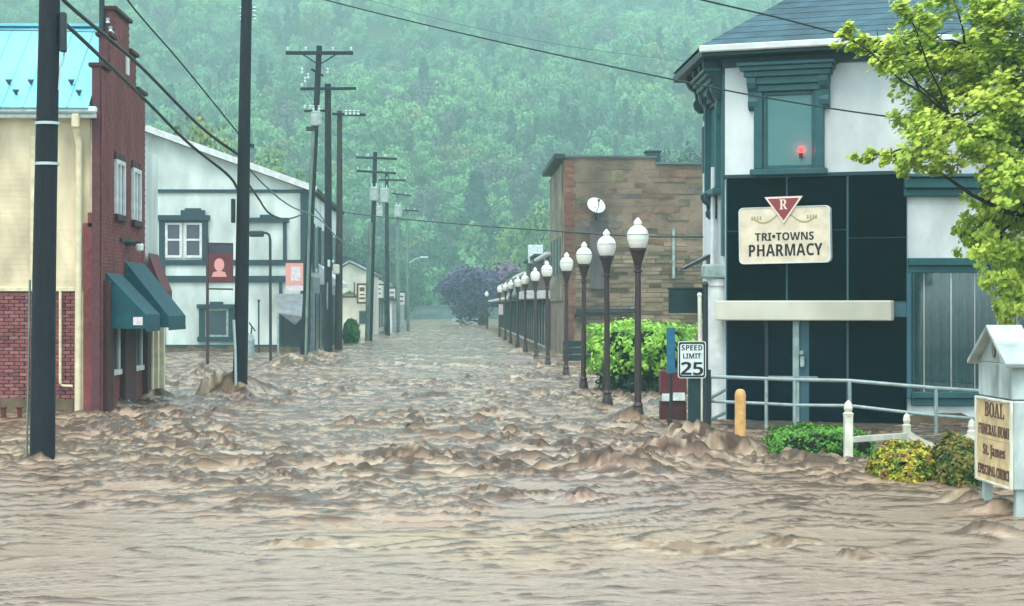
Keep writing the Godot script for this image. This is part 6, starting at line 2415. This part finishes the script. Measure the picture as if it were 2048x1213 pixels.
# the maple that hangs into the picture at the right
func build_maple() -> void:
	var root := Vector3(9.35, 0, -30.6)
	var t := thing("maple_tree", "bright yellow green maple reaching in from the right before the pharmacy", "tree", root)
	var r := RandomNumberGenerator.new(); r.seed = 17
	var clumps := [[1975, 30, 38], [1985, 62, 42], [2035, 70, 42], [1950, 120, 50], [2005, 130, 60], [1900, 145, 50], [1845, 100, 46], [1785, 108, 40], [1725, 84, 28], [1690, 70, 20], [1820, 32, 38], [1850, 62, 36], [1815, 140, 36],
		[1860, 200, 52], [1930, 190, 52], [1990, 205, 50], [1835, 240, 38], [1850, 290, 42], [1885, 262, 42], [1960, 258, 46], [2015, 255, 52], [2035, 190, 36], [1985, 300, 40], [2030, 305, 44],
		[1728, 308, 20], [1768, 322, 16], [1800, 302, 24], [1835, 322, 30], [1885, 330, 30], [2012, 368, 42], [1975, 395, 32], [2040, 350, 42], [1930, 462, 24], [1962, 446, 34], [2004, 440, 46], [2034, 420, 42], [1990, 500, 40], [1950, 486, 30], [2034, 520, 46], [2004, 560, 30], [2030, 602, 38], [2008, 628, 22],
		[2100, 20, 70], [2150, 120, 80], [2110, 200, 70], [2170, 280, 80], [2110, 340, 60], [2160, 430, 80], [2100, 520, 60], [2220, 200, 90], [2240, 380, 90], [2200, 40, 90], [2000, -40, 60], [2080, -60, 80], [2180, -80, 90], [1900, -20, 40], [2290, 280, 80], [2280, 120, 90]]
	var g := geo(t)
	var trunk := [root + Vector3(0, -1, 0), root + Vector3(-0.05, 1.2, 0), root + Vector3(0.05, 2.6, 0.1), root + Vector3(0.2, 4.4, 0.1), root + Vector3(0.3, 6.4, 0.0)]
	g.tube(trunk, [0.26, 0.2, 0.17, 0.12, 0.05], 10)
	obj("trunk", g, M["bark"], t)
	var centres := []
	for q in clumps:
		centres.append(ray(q[0], q[1], 30.4 + r.randf_range(-1.3, 1.3)))
	# main limbs reach hubs; from the nearest hub a curved branch goes to every clump
	var hubs := [[1930, 90], [2010, 90], [1900, 230], [2010, 230], [1880, 345], [2030, 380], [2000, 470], [2030, 580], [2120, 150], [2160, 320], [2120, 480], [2130, -20], [2230, 230]]
	var hub_at := []
	for q in hubs:
		var c: Vector3 = ray(q[0], q[1], 30.5 + r.randf_range(-0.6, 0.6))
		hub_at.append(c)
		var fy := clampf(c.y - 1.0, 1.7, 5.6)
		var from := root + Vector3(0.12, fy, 0.05)
		var mid := from.lerp(c, 0.5) + Vector3(0, -0.12, r.randf_range(-0.2, 0.2))
		g = geo(t)
		g.tube([from, from.lerp(mid, 0.6) + Vector3(0, 0.08, 0), mid, mid.lerp(c, 0.5) + Vector3(0, -0.06, 0.05), c], [0.06, 0.05, 0.04, 0.03, 0.022], 7)
		obj("limb", g, M["bark"], t)
	for i in clumps.size():
		var c: Vector3 = centres[i]
		var from: Vector3 = hub_at[0]
		for h in hub_at:
			if c.distance_to(h) < c.distance_to(from):
				from = h
		var mid := from.lerp(c, 0.5) + Vector3(r.randf_range(-0.1, 0.1), r.randf_range(-0.16, 0.05), r.randf_range(-0.15, 0.15))
		g = geo(t)
		g.tube([from, from.lerp(mid, 0.55) + Vector3(0, 0.04, 0), mid, mid.lerp(c, 0.6) + Vector3(0, 0.05, 0), c], [0.022, 0.018, 0.015, 0.012, 0.006], 6)
		for k in 7:
			var e := r.randf_range(0.3, 1.0)
			var sp := mid.lerp(c, e)
			var v := Vector3(r.randfn(), r.randfn() * 0.6 + 0.15, r.randfn()).normalized() * (0.009 * float(clumps[i][2]))
			g.tube([sp, sp + v * 0.6 + Vector3(0, 0.03, 0), sp + v], [0.008, 0.006, 0.003], 4)
		obj("branch", g, M["bark"], t)
	# one five-lobed leaf, folded along its midrib
	var leaf := Geo.new()
	var pts := [Vector2(0, -0.5), Vector2(0.34, -0.38), Vector2(0.24, -0.2), Vector2(0.6, -0.05), Vector2(0.36, 0.1), Vector2(0.45, 0.36), Vector2(0.17, 0.25), Vector2(0, 0.62)]
	for s in [-1.0, 1.0]:
		for k in pts.size() - 1:
			var a: Vector2 = pts[k]
			var b: Vector2 = pts[k + 1]
			var A := Vector3(a.x * s, -0.35 * a.x * a.x - 0.25 * maxf(a.y, 0.0) * a.y, a.y)
			var B := Vector3(b.x * s, -0.35 * b.x * b.x - 0.25 * maxf(b.y, 0.0) * b.y, b.y)
			var C := Vector3(0, 0.05, 0.0)
			var nn := Vector3(s * 0.3, 1, 0).normalized()
			leaf.tri(C, A, B, nn, nn, nn)
	var lm := leaf.mesh()
	var xf := []
	var cs := []
	for i in clumps.size():
		var c: Vector3 = centres[i]
		var rad := float(clumps[i][2]) * 30.4 / FOCAL
		var n := int(54.0 + 0.25 * clumps[i][2] * clumps[i][2])
		# sprays: several drooping bunches within the clump
		var bunch := []
		for k in maxi(3, n / 22):
			bunch.append(c + Vector3(r.randfn(), r.randfn() * 0.8, r.randfn()) * rad * 0.56)
		var warm := r.randf()
		for k in n:
			var bc: Vector3 = bunch[r.randi() % bunch.size()]
			var o := Vector3(r.randfn(), r.randfn() * 0.8, r.randfn()) * rad * 0.2
			var p := bc + o
			var dir := (p - root - Vector3(0.3, 4.2, 0)).normalized()
			var up := (Vector3(r.randfn(), r.randfn(), r.randfn()) * 0.55 + Vector3.UP * 0.8 + dir * 0.8).normalized()
			var fw := (Vector3(r.randfn() * 0.6, -1.0, r.randfn() * 0.6) + o * 3.0).normalized()
			var rt := fw.cross(up).normalized()
			fw = up.cross(rt).normalized()
			var sz := r.randf_range(0.065, 0.115)
			xf.append(Transform3D(Basis(rt * sz, up * sz, rt.cross(up) * sz), p - t.position))
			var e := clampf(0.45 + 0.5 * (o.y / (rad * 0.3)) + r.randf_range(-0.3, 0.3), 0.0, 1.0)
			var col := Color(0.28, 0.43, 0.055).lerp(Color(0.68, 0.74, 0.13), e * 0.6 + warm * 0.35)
			var j := r.randf_range(0.85, 1.15)
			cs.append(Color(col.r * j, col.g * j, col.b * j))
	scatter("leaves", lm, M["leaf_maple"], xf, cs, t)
